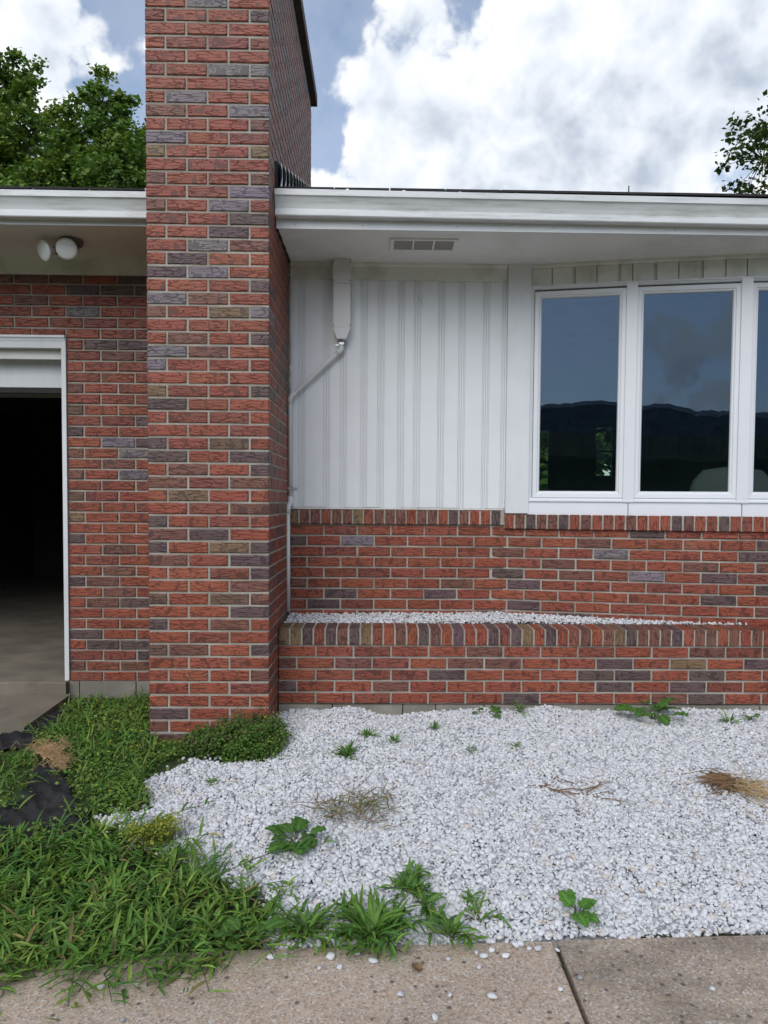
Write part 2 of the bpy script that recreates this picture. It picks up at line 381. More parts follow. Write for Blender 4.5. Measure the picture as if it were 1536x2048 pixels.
GRAVEL = [(-.565, 4.092), (-.565, 3.72), (-.5, 3.55), (-.55, 3.44), (-.92, 3.56), (-1.09, 3.31), (-.96, 3.08), (-1.19, 3.0), (-.89, 2.77), (-.55, 2.54),
          (-.33, 2.42), (-.37, 2.28), (-.30, 2.21), (.15, 2.225), (.59, 2.24), (1.27, 2.265), (3.3, 2.34), (3.3, 4.092)]
def inside(p, poly):
    x, y = p; c = False; j = len(poly)-1
    for i in range(len(poly)):
        (xi, yi), (xj, yj) = poly[i], poly[j]
        if (yi > y) != (yj > y) and x < (xj-xi)*(y-yi)/(yj-yi)+xi: c = not c
        j = i
    return c
def ground():
    xs = [-600, -120, -30, -8, -4.5]+[-3+.055*i for i in range(120)]+[4.2, 6, 12, 40, 150, 600]
    ys = [-600, -150, -40, -10, -3, -1.5, 1.2]+[2.0+.055*i for i in range(48)]+[5.5, 8, 13, 20, 40, 120, 600]
    m = MB()
    for y in ys:
        for x in xs:
            z = H(x, y) if y < 4.7 else (0.1 if y > 12.5 else -0.1)
            if y < 4.7 and abs(x) > 8: z = min(z, 0.0)
            m.v.append((x, y, z+rnd.uniform(-.006, .006)*(2 < y < 4.7)))
    nx = len(xs)
    for j in range(len(ys)-1):
        for i in range(nx-1): m.f.append((j*nx+i, j*nx+i+1, (j+1)*nx+i+1, (j+1)*nx+i))
    soil, t, p = new_mat('soil_and_lawn')
    tc = node('ShaderNodeTexCoord', t).outputs['Object']
    a = noise(t, tc, 30, 6, 0.7); b = noise(t, tc, 0.8, 4)
    c = ramp_node(t, a.outputs['Fac'], [(0.3, (0.022, 0.018, 0.012)), (0.7, (0.085, 0.062, 0.04))])
    c = mixc(t, maprange(t, b.outputs['Fac'], 0.35, 0.6, 0.1, 0.85), c, ramp_node(t, a.outputs['Fac'], [(0.3, (0.02, 0.045, 0.01)), (0.7, (0.07, 0.13, 0.03))]))
    t.links.new(c, p.inputs['Base Color']); p.inputs['Roughness'].default_value = 1; bump(t, p, a.outputs['Fac'], 0.02)
    bed = simple('gravel_fines', (0.40, 0.40, 0.40), 0.95, 0.4, 90, (0.10, 0.09, 0.07), 0.7, 6, bmp=0.006)
    me = m.mesh('ground', [soil, bed], True)
    for pl in me.polygons:
        cx, cy = pl.center.x, pl.center.y
        if inside((cx, cy), GRAVEL): pl.material_index = 1
    tag(put('ground', me), kind='structure')
ground()

def slab(name, poly, z0, z1, mat, kind='structure', ch=0.006):
    n = len(poly); cx = sum(p[0] for p in poly)/n; cy = sum(p[1] for p in poly)/n
    ins = [(x+ch*(1 if x < cx else -1), y+ch*(1 if y < cy else -1)) for x, y in poly]
    v = [(x, y, z0) for x, y in poly]+[(x, y, z1-ch) for x, y in poly]+[(x, y, z1) for x, y in ins]
    f = [tuple(range(n))[::-1], tuple(range(2*n, 3*n))]
    for r_ in (0, 1): f += [(r_*n+i, r_*n+(i+1) % n, (r_+1)*n+(i+1) % n, (r_+1)*n+i) for i in range(n)]
    return tag(MB().add(v, f).build(name, mat), kind=kind)
slab('sidewalk', [(-4, -1.3), (.574, -1.3), (.564, 2.236), (.15, 2.222), (-.4, 2.2), (-4, 2.0)], -.12, 0, M_WALK)
slab('sidewalk', [(.588, -1.3), (5, -1.3), (5, 2.41), (.578, 2.237)], -.12, 0.002, M_WALK2)
# garage apron and floor
m = MB(); m.prism([(3.92, .02), (4.515, .02), (4.515, .176), (3.92, .152)], -5.2, -1.935, 'x')
tag(m.build('driveway_apron', M_SLAB), kind='structure')
slab('garage_floor', [(-5.2, 4.52), (-1.968, 4.52), (-1.968, 11), (-5.2, 11)], .0, .249, M_SLAB)

# far wooded ridges, on the side the camera has its back to (they show in the window glass)
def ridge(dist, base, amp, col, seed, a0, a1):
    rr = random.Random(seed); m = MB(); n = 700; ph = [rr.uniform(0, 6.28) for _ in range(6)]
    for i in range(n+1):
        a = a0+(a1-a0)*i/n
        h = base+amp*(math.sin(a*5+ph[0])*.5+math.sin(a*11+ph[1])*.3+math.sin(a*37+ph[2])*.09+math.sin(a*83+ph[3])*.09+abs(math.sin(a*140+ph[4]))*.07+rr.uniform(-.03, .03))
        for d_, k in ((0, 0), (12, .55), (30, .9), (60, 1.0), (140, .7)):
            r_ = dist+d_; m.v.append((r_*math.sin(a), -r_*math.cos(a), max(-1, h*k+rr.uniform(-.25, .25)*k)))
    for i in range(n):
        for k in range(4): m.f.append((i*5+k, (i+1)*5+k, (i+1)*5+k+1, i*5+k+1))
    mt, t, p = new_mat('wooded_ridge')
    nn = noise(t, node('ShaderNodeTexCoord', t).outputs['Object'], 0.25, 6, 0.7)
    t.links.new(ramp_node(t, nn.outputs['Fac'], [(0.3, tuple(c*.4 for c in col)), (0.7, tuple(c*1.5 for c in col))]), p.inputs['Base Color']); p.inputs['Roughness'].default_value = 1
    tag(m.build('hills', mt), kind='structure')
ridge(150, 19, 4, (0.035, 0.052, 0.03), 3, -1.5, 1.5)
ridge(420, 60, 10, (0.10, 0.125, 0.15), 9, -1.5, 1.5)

# ------------------------------------------------------------------ brickwork
CO, BL, BH, BD, J = 0.0677, 0.2015, 0.0560, 0.092, 0.0117
TINT = {'R': (.302, .075, .039), 'P': (.125, .076, .074), 'G': (.205, .170, .190), 'D': (.195, .080, .055), 'T': (.215, .135, .070), 'B': (.165, .092, .058)}
def tint(ch):
    c = TINT[ch]
    if ch == 'R' and rnd.random() < .22: c = (.245, .067, .043)
    if ch == 'R' and rnd.random() < .14: c = (.315, .083, .044)
    k = rnd.uniform(.88, 1.1); g = rnd.uniform(.95, 1.07)
    return (c[0]*k, c[1]*k*g, c[2]*k/g, 1)
_bm = {}
def brick_mesh(l, h, d, k):
    key = (round(l, 3), round(h, 3), round(d, 3), k)
    if key in _bm: return _bm[key]
    rr = random.Random(hash(key) & 0xffff); j = lambda a=.0021: rr.uniform(-a, a)
    x, z = l/2, h/2; c = .0035
    fr = [(-x+c+j(), 0, -z+c+j()), (j(.01), j(.0006), -z+c+j()), (x-c+j(), 0, -z+c+j()), (x-c+j(), 0, z-c+j()), (j(.01), j(.0006), z-c+j()), (-x+c+j(), 0, z-c+j())]
    def ringv(y): return [(-x, y, -z), (fr[1][0], y, -z+j(.0012)), (x, y, -z), (x, y, z), (fr[4][0], y, z+j(.0012)), (-x, y, z)]
    v = fr+ringv(c)+[(-x, d, -z), (0, d, -z), (x, d, -z), (x, d, z), (0, d, z), (-x, d, z)]
    f = [(0, 1, 4, 5), (1, 2, 3, 4), (17, 16, 13, 12), (16, 15, 14, 13)]
    for r_ in (0, 6):
        for i in range(6):
            m = (i+1) % 6; f.append((r_+m, r_+i, r_+6+i, r_+6+m))
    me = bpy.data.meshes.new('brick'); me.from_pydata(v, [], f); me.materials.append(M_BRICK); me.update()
    _bm[key] = me; return me
def lay(parent, x, y, z, l, ch, d=BD, h=BH, rz=0.0, ry=0.0, name='brick'):
    """one brick: x, y, z is the middle of its face"""
    o = put(name, brick_mesh(l, h, d, rnd.randrange(9)), parent, (x+rnd.uniform(-.001, .001), y+rnd.uniform(-.0016, .0012), z+rnd.uniform(-.0007, .0007)),
            (rnd.uniform(-.006, .006), ry+rnd.uniform(-.004, .004), rz+rnd.uniform(-.004, .004)))
    o.color = tint(ch); return o
def stuff_bricks(name, parent, specs):
    m = MB()
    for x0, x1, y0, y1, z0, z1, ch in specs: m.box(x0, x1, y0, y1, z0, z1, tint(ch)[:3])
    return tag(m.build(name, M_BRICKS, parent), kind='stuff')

# chimney ---------------------------------------------------------------------------
CX0, CX1, CY, CYB, CZ0, CTOP = -1.2054, -0.5764, 3.767, 6.0, 2.4963, 3.235
chim = empty('brick_chimney', (-.89, 3.9, .05), 'tall red brick chimney with dark glazed bricks standing between garage and siding', 'chimney')
def kid(o, par):
    o.parent = par; o.matrix_parent_inverse = par.matrix_basis.inverted(); return o
core = kid(MB().box(CX0+.003, CX1-.003, CY+.006, CYB, .02, Z(CTOP)).build('mortar_core', M_MORTAR), chim)
ROWS = """RGR RRRP RRR RRRR RRR RRGG RRR RGRR DRG RRRD GRR TRRT RRR DRRD RRG DRGR RRP RRPR RGD RPRR PGR RRRP GDR DRTG RRR RDRP GDR GRRR RRR TRRP
PRR RRRR RRR PRBR PRP RDRP DRD RTRR RRD PRRR DPR PRTP DRP RRRP RRD BRBD RRP PRDR RRR BDRP RRR RRRD RRR RRRR PRR DRRD BBB DBBD""".split()
zs = lambda k: Z(CZ0-CO*k+CO/2)
side = []
for k in range(-11, 58):
    row = ROWS[k] if 0 <= k < len(ROWS) else ('RRR' if k % 2 == 0 else rnd.choice(['RRRR', 'DRRR', 'RPRR']))
    longrow = len(row) == 3
    if zs(k)+BH/2 > Z(CTOP): continue
    x = CX0; hl = (.629-2*BL-3*J)/2
    seen = k >= -1
    for i, ch in enumerate(row):
        l = hl if (not longrow and i in (0, 3)) else BL
        d = BL if (not longrow and i in (0, 3)) else BD
        if seen: kid(lay(chim, x+l/2+.0, CY, zs(k), l, ch, d), chim)
        else: side.append((x, x+l, CY, CY+d, zs(k)-BH/2, zs(k)+BH/2, ch))
        x += l+J
    for sx in (0, 1):                          # the returns along both flanks
        y = CY+(BL if not longrow else BD)+J
        while y < CYB-.02:
            y1 = min(y+BL, CYB); ch = rnd.choice('RRRRRRRDPRRB')
            side.append(((CX1-BD, CX1, y, y1) if sx else (CX0, CX0+BD, y, y1))+(zs(k)-BH/2, zs(k)+BH/2, ch)); y = y1+J
kid(stuff_bricks('brick_return', None, side), chim)
kid(MB().box(CX0-.045, CX1+.045, CY-.045, CYB+.045, Z(CTOP)+.001, Z(CTOP)+.085).build('chimney_cap', M_CAP), chim)
# step flashing along the roof slope
ROOF0, SLOPE = Z(1.700), 0.36
roofz = lambda y: ROOF0+(y-3.99)*SLOPE
m = MB(); m.prism([(3.97, roofz(3.97)-.03), (6.0, roofz(6.0)-.03), (6.0, roofz(6.0)+.125), (3.985, roofz(3.985)+.145), (3.97, roofz(3.97)+.14)], CX1+.002, CX1+.006, 'x')
kid(m.build('roofing_felt', M_DARK), chim)
for i in range(12):
    y = 4.02+i*.165; z = roofz(y); m = MB(); v = []
    for k in range(5):                         # thin tin leaf, sprung away from the brick
        t = k/4; off = .010+.020*math.sin(t*2.6)*(1.15-.02*i); zz = z-.02+t*.165
        v += [(CX1+off, y+.012*t, zz), (CX1+off*.35+.005, y+.13, zz+.03*(1-t)*0+.04*t), (CX1+off+.0012, y+.012*t, zz), (CX1+off*.35+.0062, y+.13, zz+.04*t)]
    f = []
    for k in range(4):
        a = 4*k; b = a+4; f += [(a, a+1, b+1, b), (a+2, b+2, b+3, a+3), (a, b, b+2, a+2), (a+1, a+3, b+3, b+1)]
    f += [(0, 2, 3, 1), (16, 17, 19, 18)]
    kid(m.add(v, f).build('step_flashing', M_FLASH), chim)

# house -----------------------------------------------------------------------------
DW = 4.58
house = empty('brick_house', (0, 5.5, 0), 'low red brick house with white siding panel, bow window and open garage', 'house')
def part(o): return kid(o, house)
# garage wall
GZ, GX = 1.0049, -1.968
gw = part(MB().prism([(-5.6, Z(1.40)), (-5.6, 0), (-5.2, 0), (-5.2, Z(1.03)), (GX+.003, Z(1.03)), (GX+.003, Z(-1.151)), (-1.15, Z(-1.151)), (-1.15, Z(1.40))][::-1], DW+.008, DW+.2, 'y').build('garage_wall', M_MORTAR))
GR = """RPP RDD RRR RRR DRR RRR BRR RRP PRR RGP DRG RDR DRG RRR BRR RRR TRR RRR PRR RDR RRR RDR PDR RDR RDP RRR RRR PRR RPP RRP DRD RRR""".split()
for k, row in enumerate(GR, 1):
    zc = Z(GZ-CO*k+CO/2); x = GX+.004
    for i, ch in enumerate(row+'R'):
        l = (BL-J)/2 if (k % 2 == 1 and i == 0) else BL
        l = min(l, CX0+.045-x)
        if l > .02: kid(lay(gw, x+l/2, DW, zc, l, ch), gw)
        x += l+J
UP = {0: 'RRRRRRR', -1: 'RRRRRRR', -2: 'RRRGRRR', -3: 'RRDRRRR', -4: 'RRRPPPR', -5: 'RDDDRPP'}
for k, row in UP.items():
    zc = Z(GZ-CO*k+CO/2); x = GX+.004-3*(BL+J)+(0 if k % 2 == 0 else -(BL+J)/2)
    for ch in row:
        l = min(BL, CX0+.045-x)
        if l > .02 and zc+BH/2 < Z(1.41): kid(lay(gw, x+l/2, DW, zc, l, ch), gw)
        x += l+J
ls = []
for k in range(-5, 1):
    zc = Z(GZ-CO*k+CO/2); x = GX+.004-3*(BL+J)+(0 if k % 2 == 0 else -(BL+J)/2)-(BL+J)
    while x > -5.5: ls.append((x, x+BL, DW, DW+BD, zc-BH/2, zc+BH/2, rnd.choice('RRRRRDP'))); x -= BL+J
kid(stuff_bricks('brick_run', None, ls), gw)
fd = part(MB().box(GX, -1.15, DW+.004, DW+.3, 0, Z(-1.153)).build('foundation', M_BLOCK))
for x0, x1 in ((-1.966, -1.905), (-1.899, -1.548), (-1.540, -1.16)):
    kid(MB().prism([(x0, .02), (x1, .02), (x1, Z(-1.158)), (x0, Z(-1.156))], DW-.012, DW+.003, 'y').build('block', M_BLOCK), fd)
# flat lower wall and bay
ZW = -.2152
lw = part(MB().box(CX1-.02, .80, DW+.008, DW+.2, 0, Z(-.06)).build('lower_wall', M_MORTAR))
LR = ['RRRRRRRRRRPRRRRRRRPR', 'PRGRRRRRRDRRRRPRRRRR', 'RRRRRRDRRGRRRPRRRRRR', 'RRRRRRRRDRRRDRDRRRRP', 'RRRRRRPRDRGRPRRRRRRR', 'DRRRRDRPRRRRRRPRRRRR', 'RPRRPRRRRRRRPRPRRRRR', 'RPRRRRRPRRRRRRDRRPRR', 'RRRRRRRRPRRRRRRRRRRR', 'RRRRRRRRRRRRRRRRRRRR']
BOW = [(.795, 4.573), (1.515, 4.428), (2.15, 4.315), (2.79, 4.27)]
BOW = BOW+[(6.22-x, y) for x, y in BOW[::-1]]
def along(line, s):
    for (xa, ya), (xb, yb) in zip(line, line[1:]):
        l = math.hypot(xb-xa, yb-ya)
        if s <= l: return xa+(xb-xa)*s/l, ya+(yb-ya)*s/l, math.atan2(yb-ya, xb-xa)
        s -= l
    return None
def offs(line, d): return [(x, y+d) for x, y in line]
bw = part(MB().prism(offs(BOW, .008)+[(5.425, 4.9), (.795, 4.9)], 0, Z(-.075), 'z').build('bay_wall', M_MORTAR))
rest = MB()
for k in range(10):
    zc = Z(ZW-CO*k+CO/2); x = -.56 if k % 2 == 0 else -.56-(BL+J)/2
    for i in range(30):
        ch = LR[k][i] if i < 20 else rnd.choice('RRRRRRDP'); x0 = max(x, CX1+.006); x1 = x+BL
        a = along(BOW, (x0+x1)/2-.795) if (x0+x1)/2 > .795 else None
        if (x0+x1)/2 <= .795:
            if x1-x0 > .02: kid(lay(lw, (x0+x1)/2, 4.572 if x1 > .79 else DW, zc, x1-x0, ch), lw)
        elif a and x < 2.45 and k < 9: kid(lay(bw, a[0], a[1], zc, BL, ch, BD, BH, a[2]), bw)
        elif a:
            c_ = Matrix.Translation((a[0], a[1], zc)) @ Matrix.Rotation(a[2], 4, 'Z')
            b = MB().box(-BL/2, BL/2, 0, BD, -BH/2, BH/2); rest.add([c_ @ Vector(v) for v in b.v], b.f, tint(ch)[:3])
        x += BL+J
kid(MB().box(CX1+.004, .797, DW-.011, DW+.2, Z(-.1405), Z(-.0525)).build('mortar_bed', M_MORTAR), lw)
kid(MB().prism(offs(BOW, -.0155)+[(5.425, 4.91), (.7975, 4.91)], Z(-.163), Z(-.0755), 'z').build('mortar_bed', M_MORTAR), bw)
FT = 'TDDRDDTRDDDRDDRPDRRP'
for i, ch in enumerate(FT):
    kid(lay(lw, -.541+.0676*i, DW-.018, Z(-.0955), .092, ch, BL, BH, 0, math.pi/2), lw)
FB = 'RDPDDPRDRRRDRRRPDRRPRRRRPRDR'
for i in range(68):
    a = along(BOW, .03+.0676*i)
    if not a: break
    ch = FB[i] if i < len(FB) else rnd.choice('RRRRDP')
    if i < 26: kid(lay(bw, a[0], a[1]-.022, Z(-.1185), .092, ch, BL, BH, a[2], math.pi/2), bw)
    else:
        c_ = Matrix.Translation((a[0], a[1]-.022, Z(-.1185))) @ Matrix.Rotation(a[2], 4, 'Z')
        b = MB().box(-BH/2, BH/2, 0, BL, -.046, .046); rest.add([c_ @ Vector(v) for v in b.v], b.f, tint(ch)[:3])
kid(tag(rest.build('brick_run', M_BRICKS), kind='stuff'), bw)

# siding panel of tongued boards
sp = part(MB().box(CX1-.02, .80, DW+.012, DW+.15, Z(-.06), Z(1.5)).build('siding_panel', M_SIDING))
GRP = [-.572, -.494, -.338, -.233, -.103, .004, .131, .233, .385, .515, .669, .788, .80]
for a, b in zip(GRP, GRP[1:]):
    fy = DW-.002; pts = [(a+.0006, fy+.013), (a+.0006, fy+.002)]
    def side_prof(o, s):
        return [(o+s*.0008, fy+.0015), (o+s*.004, fy), (o+s*.0110, fy), (o+s*.0112, fy+.007), (o+s*.0130, fy+.007), (o+s*.0132, fy), (o+s*.0197, fy), (o+s*.0199, fy+.006), (o+s*.0215, fy+.006), (o+s*.0217, fy)]
    if b-a > .06:
        pr = side_prof(a, 1)+side_prof(b, -1)[::-1]
    else: pr = [(a+.001, fy), (b-.001, fy)]
    poly = [(a+.0006, fy+.012)]+pr+[(b-.0006, fy+.012)]
    kid(MB().prism(poly[::-1], Z(-.036)+rnd.uniform(-.002, .002), Z(1.395), 'z').build('board', M_SIDING), sp)
part(MB().prism([(CX1-.01, DW-.014), (.797, DW-.014), (.797, DW+.011), (CX1-.01, DW+.011)], Z(1.392), Z(1.4945), 'z').build('frieze_board', M_ALGAE))
part(MB().prism([(DW-.016, Z(1.4945)), (DW-.03, Z(1.4945)), (DW-.028, Z(1.480)), (DW-.02, Z(1.474)), (DW-.0155, Z(1.470))], CX1+.01, .797, 'x').build('crown_strip', M_ALGAE))
part(MB().prism([(.800, DW-.032), (.944, DW-.036), (.944, DW+.12), (.800, DW+.012)], Z(-.066), Z(1.4945), 'z').build('corner_board', M_TRIM))
part(MB().box(CX1-.01, .79, DW-.006, DW+.01, Z(-.0475), Z(-.0385)).build('caulk_bead', M_ALGAE))
# garage frieze
part(MB().prism([(DW-.014, Z(1.398)), (DW-.014, Z(1.490)), (DW-.03, Z(1.4945)), (DW+.2, Z(1.4945)), (DW+.2, Z(1.398))], -5.6, CX0-.002, 'x').build('frieze_board', M_ALGAE))
# soffit, fascia, gutters
def eave(x0, x1, dz, drop):
    part(MB().box(x0, x1, 4.012, 4.95, Z(1.495), Z(1.507)).build('soffit', M_SOFFIT))
    part(MB().box(x0, x1, 3.995, 4.0115, Z(1.487), Z(1.69)).build('fascia', M_TRIM))
    pr = [(3.925, 1.662), (3.924, 1.632), (3.933, 1.629), (3.939, 1.615), (3.948, 1.595), (3.955, 1.572), (3.955, 1.562), (3.944, 1.558), (3.943, 1.535), (3.947, 1.530),
          (3.993, 1.530), (3.993, 1.655), (3.990, 1.655), (3.990, 1.534), (3.950, 1.535), (3.950, 1.556), (3.960, 1.563), (3.953, 1.597), (3.941, 1.635), (3.932, 1.658), (3.932, 1.664), (3.927, 1.6645)]
    g = part(MB().prism([(y, Z(z)+dz) for y, z in pr][::-1], x0, x1, 'x', (0, drop)).build('gutter', M_GUTTER))
    cap = [(3.926, 1.660), (3.926, 1.632), (3.948, 1.595), (3.955, 1.565), (3.945, 1.556), (3.945, 1.532), (3.990, 1.532), (3.990, 1.655)]
    return g
eave(CX1+.004, 6.6, .008, -.038)
eave(-5.6, CX0-.004, -.018, -.002)
# soffit vent
sv = part(MB().ring(.050, .440, 4.150-.02, 4.315+.005, [(0, 0), (.022, 0), (.022, .008), (.012, .010), (0, .010)]).build('soffit_vent', M_SOFFIT))
sv.data.transform(Matrix(((1, 0, 0, 0), (0, 0, 1, 0), (0, -1, 0, Z(1.4945)), (0, 0, 0, 1))))
for i in range(3):
    x0 = .074+i*.1175; kid(MB().box(x0, x0+.107, 4.156, 4.294, Z(1.488), Z(1.4925)).build('vent_screen', M_VENT), sv)
    if i: kid(MB().box(x0-.0098, x0-.0006, 4.153, 4.297, Z(1.4862), Z(1.4940)).build('vent_bar', M_SOFFIT), sv)
# roof
rf = part(MB().prism([(3.985, ROOF0-.035), (8.4, ROOF0-.035+4.415*SLOPE), (12.8, ROOF0-.035), (12.8, ROOF0-.015), (8.4, ROOF0-.012+4.415*SLOPE), (3.985, ROOF0-.012)], CX1+.008, 6.6, 'x').build('roof', M_SHINGLE))
rf2 = part(MB().prism([(3.985, ROOF0-.055), (8.4, ROOF0-.055+4.415*SLOPE), (12.8, ROOF0-.055), (12.8, ROOF0-.035), (8.4, ROOF0-.032+4.415*SLOPE), (3.985, ROOF0-.032)], -5.6, CX0-.006, 'x').build('roof', M_SHINGLE))
i = 0; x = CX1+.02
while x < 4.5:
    l = .296; tl = rnd.uniform(-.0006, .0006)
    kid(MB().prism([(3.968, ROOF0-.0075-.004+tl), (4.25, ROOF0-.0075+.265*SLOPE), (4.25, ROOF0-.001+.265*SLOPE), (3.968, ROOF0+.001+tl)], x, x+l, 'x').build('shingle', M_SHINGLE), rf); x += .3025
x = -4.0
while x < CX0-.3:
    kid(MB().prism([(3.968, ROOF0-.031), (4.25, ROOF0-.027+.265*SLOPE), (4.25, ROOF0-.021+.265*SLOPE), (3.968, ROOF0-.021)], x, x+.296, 'x').build('shingle', M_SHINGLE), rf2); x += .3025
for k in range(5):                             # bright slips added to stand for light showing in the shingle slots
    x = -.19+k*.303
    part(MB().box(x, x+.014, 3.928, 3.972, Z(1.668)-.003*k, Z(1.676)-.003*k).build('slot_glint', M_FLASH))

# bow window ------------------------------------------------------------------------
WL = [(.948, 4.575), (1.545, 4.447), (2.196, 4.330), (2.80, 4.285)]
WL = WL+[(6.22-x, y) for x, y in WL[::-1]]
def at_seg(i):
    (xa, ya), (xb, yb) = WL[i], WL[i+1]
    return xa, ya, math.hypot(xb-xa, yb-ya), math.atan2(yb-ya, xb-xa)
SASH = [(0, .02), (0, -.012), (.004, -.014), (.026, -.012), (.030, -.006), (.038, -.004), (.043, .006), (.043, .02)]
for i in range(len(WL)-1):
    xa, ya, l, ang = at_seg(i)
    e = .017 if i else .012
    wd = part(put('window', None, None, (xa, ya, Z(0)), (0, 0, ang)) if False else empty('window', (xa, ya, Z(0)), rz=ang))
    MB().ring(e+.014, l-.031, .034, 1.327, SASH).build('sash', M_VINYL, wd)
    MB().box(e+.057, l-.074, .008, .011, .077, 1.284).build('pane', M_GLASS, wd)
    fr = MB().ring(.001, l-.001, .012, 1.362, [(0, .03), (0, -.016), (.010, -.018), (.022, -.006), (.022, .03)]).build('frame', M_VINYL, wd)
    if i < len(WL)-2: MB().box(l-.032, l+.032, -.026, .03, .006, 1.352).build('mullion', M_VINYL, wd)
    MB().prism([(-.024, -.082), (-.020, .010), (-.030, .0105), (-.030, .018), (.02, .018), (.02, -.082)], .002 if i else -.004, l-.002, 'x').build('skirt_board', M_VINYL, wd)
    # reversed board and batten above the sash
    MB().box(.0, l, .012, .02, 1.362, Z(1.4945)-Z(0)).build('header_backing', M_SIDING, wd)
    x = .004; q = 0
    while x < l-.02:
        x1 = min(x+.122, l-.002); MB().box(x, x1, -.006, .0115, 1.3635, 1.470).build('board', M_ALGAE, wd); x = x1+(.019 if (q+i) % 2 else .007); q += 1
    MB().prism([(-.012, 1.4715), (-.022, 1.4795), (-.022, 1.4945), (.0115, 1.4945), (.0115, 1.4715)], 0, l, 'x').build('crown_strip', M_ALGAE, wd)
    MB().prism([(-.024, 1.3535), (-.024, 1.3625), (.0115, 1.3625), (.0115, 1.3535)], -.002, l+.002, 'x').build('drip_cap', M_VINYL, wd)

# garage door opening
gd = part(empty('garage_door', (-3.4, 4.8, Z(.7))))
def under(o, par): o.parent = par; o.matrix_parent_inverse = (par.matrix_world if False else Matrix.Translation(Vector((-3.4, 4.8, Z(.7))))).inverted(); return o
under(MB().prism([(4.72, Z(.722)), (4.765, Z(.722)), (4.775, Z(.98)), (4.72, Z(.98))], -5.1, GX-.01, 'x').build('door_panel', M_TRIM), gd)
under(MB().prism([(4.725, Z(.688)), (4.76, Z(.688)), (4.76, Z(.7215)), (4.725, Z(.7215))], -5.1, GX-.012, 'x').build('rubber_seal', M_RUBBER), gd)
under(MB().box(-5.1, GX-.03, 4.80, 7.2, Z(1.0), Z(1.04)).build('door_panel', M_TRIM), gd)
part(MB().prism([(-5.2, Z(-1.151)), (-5.2, Z(1.024)), (GX+.001, Z(1.024)), (GX+.001, Z(-1.151)), (GX-.026, Z(-1.151)), (GX-.026, Z(.945)), (-5.172, Z(.945)), (-5.172, Z(-1.151))][::-1], DW-.012, DW+.19, 'y').build('garage_casing', M_TRIM))
part(MB().prism([(DW-.013, Z(1.024)), (DW-.024, Z(1.022)), (DW-.026, Z(1.008)), (DW-.018, Z(1.004)), (DW-.0132, Z(.985))], -5.2, GX-.002, 'x').build('drip_moulding', M_TRIM))
part(MB().box(-5.17, GX-.0265, DW+.04, DW+.06, Z(.885), Z(.9435)).build('door_stop', M_ALGAE))
# dark garage interior and the room behind the window
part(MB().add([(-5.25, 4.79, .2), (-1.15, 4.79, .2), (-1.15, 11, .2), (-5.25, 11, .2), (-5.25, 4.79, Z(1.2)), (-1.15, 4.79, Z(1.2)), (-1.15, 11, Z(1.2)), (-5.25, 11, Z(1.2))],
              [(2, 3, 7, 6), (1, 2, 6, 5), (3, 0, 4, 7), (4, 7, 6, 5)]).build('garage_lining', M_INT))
part(MB().box(-1.12, 6.6, 4.95, 11, Z(-.70), Z(-.65)).build('room_floor', M_WOOD))
part(MB().box(-1.1, 6.6, 4.60, 11.3, Z(1.51), Z(1.55)).build('room_ceiling', M_ROOM))
part(MB().box(-1.1, -1.0, 4.95, 11, Z(-1.1), Z(1.509)).build('partition_wall', M_ROOM))
part(MB().box(6.5, 6.6, 4.6, 11, 0, Z(1.509)).build('end_wall', M_ROOM))
def back_wall(holes):
    """wall at y 11 with window holes (x0, x1, z0, z1)"""
    xs = sorted({-1.1, 6.5, *[h[0] for h in holes], *[h[1] for h in holes]}); zz = sorted({Z(-1.15), Z(1.509), *[h[2] for h in holes], *[h[3] for h in holes]})
    m = MB(); idx = {}
    def V(i, j, y):
        if (i, j, y) not in idx: idx[(i, j, y)] = len(m.v); m.v.append((xs[i], y, zz[j]))
        return idx[(i, j, y)]
    solid = lambda i, j: 0 <= i < len(xs)-1 and 0 <= j < len(zz)-1 and not any(h[0] <= xs[i] < h[1] and h[2] <= zz[j] < h[3] for h in holes)
    for i in range(len(xs)-1):
        for j in range(len(zz)-1):
            if not solid(i, j): continue
            m.f += [(V(i, j, 11), V(i+1, j, 11), V(i+1, j+1, 11), V(i, j+1, 11)), (V(i, j, 11.15), V(i, j+1, 11.15), V(i+1, j+1, 11.15), V(i+1, j, 11.15))]
            if not solid(i-1, j): m.f.append((V(i, j, 11), V(i, j+1, 11), V(i, j+1, 11.15), V(i, j, 11.15)))
            if not solid(i+1, j): m.f.append((V(i+1, j, 11), V(i+1, j, 11.15), V(i+1, j+1, 11.15), V(i+1, j+1, 11)))
            if not solid(i, j-1): m.f.append((V(i, j, 11), V(i, j, 11.15), V(i+1, j, 11.15), V(i+1, j, 11)))
            if not solid(i, j+1): m.f.append((V(i, j+1, 11), V(i+1, j+1, 11), V(i+1, j+1, 11.15), V(i, j+1, 11.15)))
    part(m.build('back_wall', M_ROOM))
HOLES = [(2.15, 2.62, Z(.10), Z(1.15)), (3.28, 3.60, Z(.40), Z(1.20))]
back_wall(HOLES)
for x0, x1, z0, z1 in HOLES:
    wd = part(empty('window', (x0, 11, z0)))
    MB().ring(.001, x1-x0-.001, .001, z1-z0-.001, [(0, .0), (.03, .0), (.03, .05), (0, .05)]).build('frame', M_ROOM, wd)
    MB().box(.03, x1-x0-.03, .005, .04, (z1-z0)*.5-.015, (z1-z0)*.5+.015).build('meeting_rail', M_ROOM, wd)
    MB().box(.031, x1-x0-.031, .022, .025, .031, z1-z0-.031).build('pane', M_GLASS, wd)
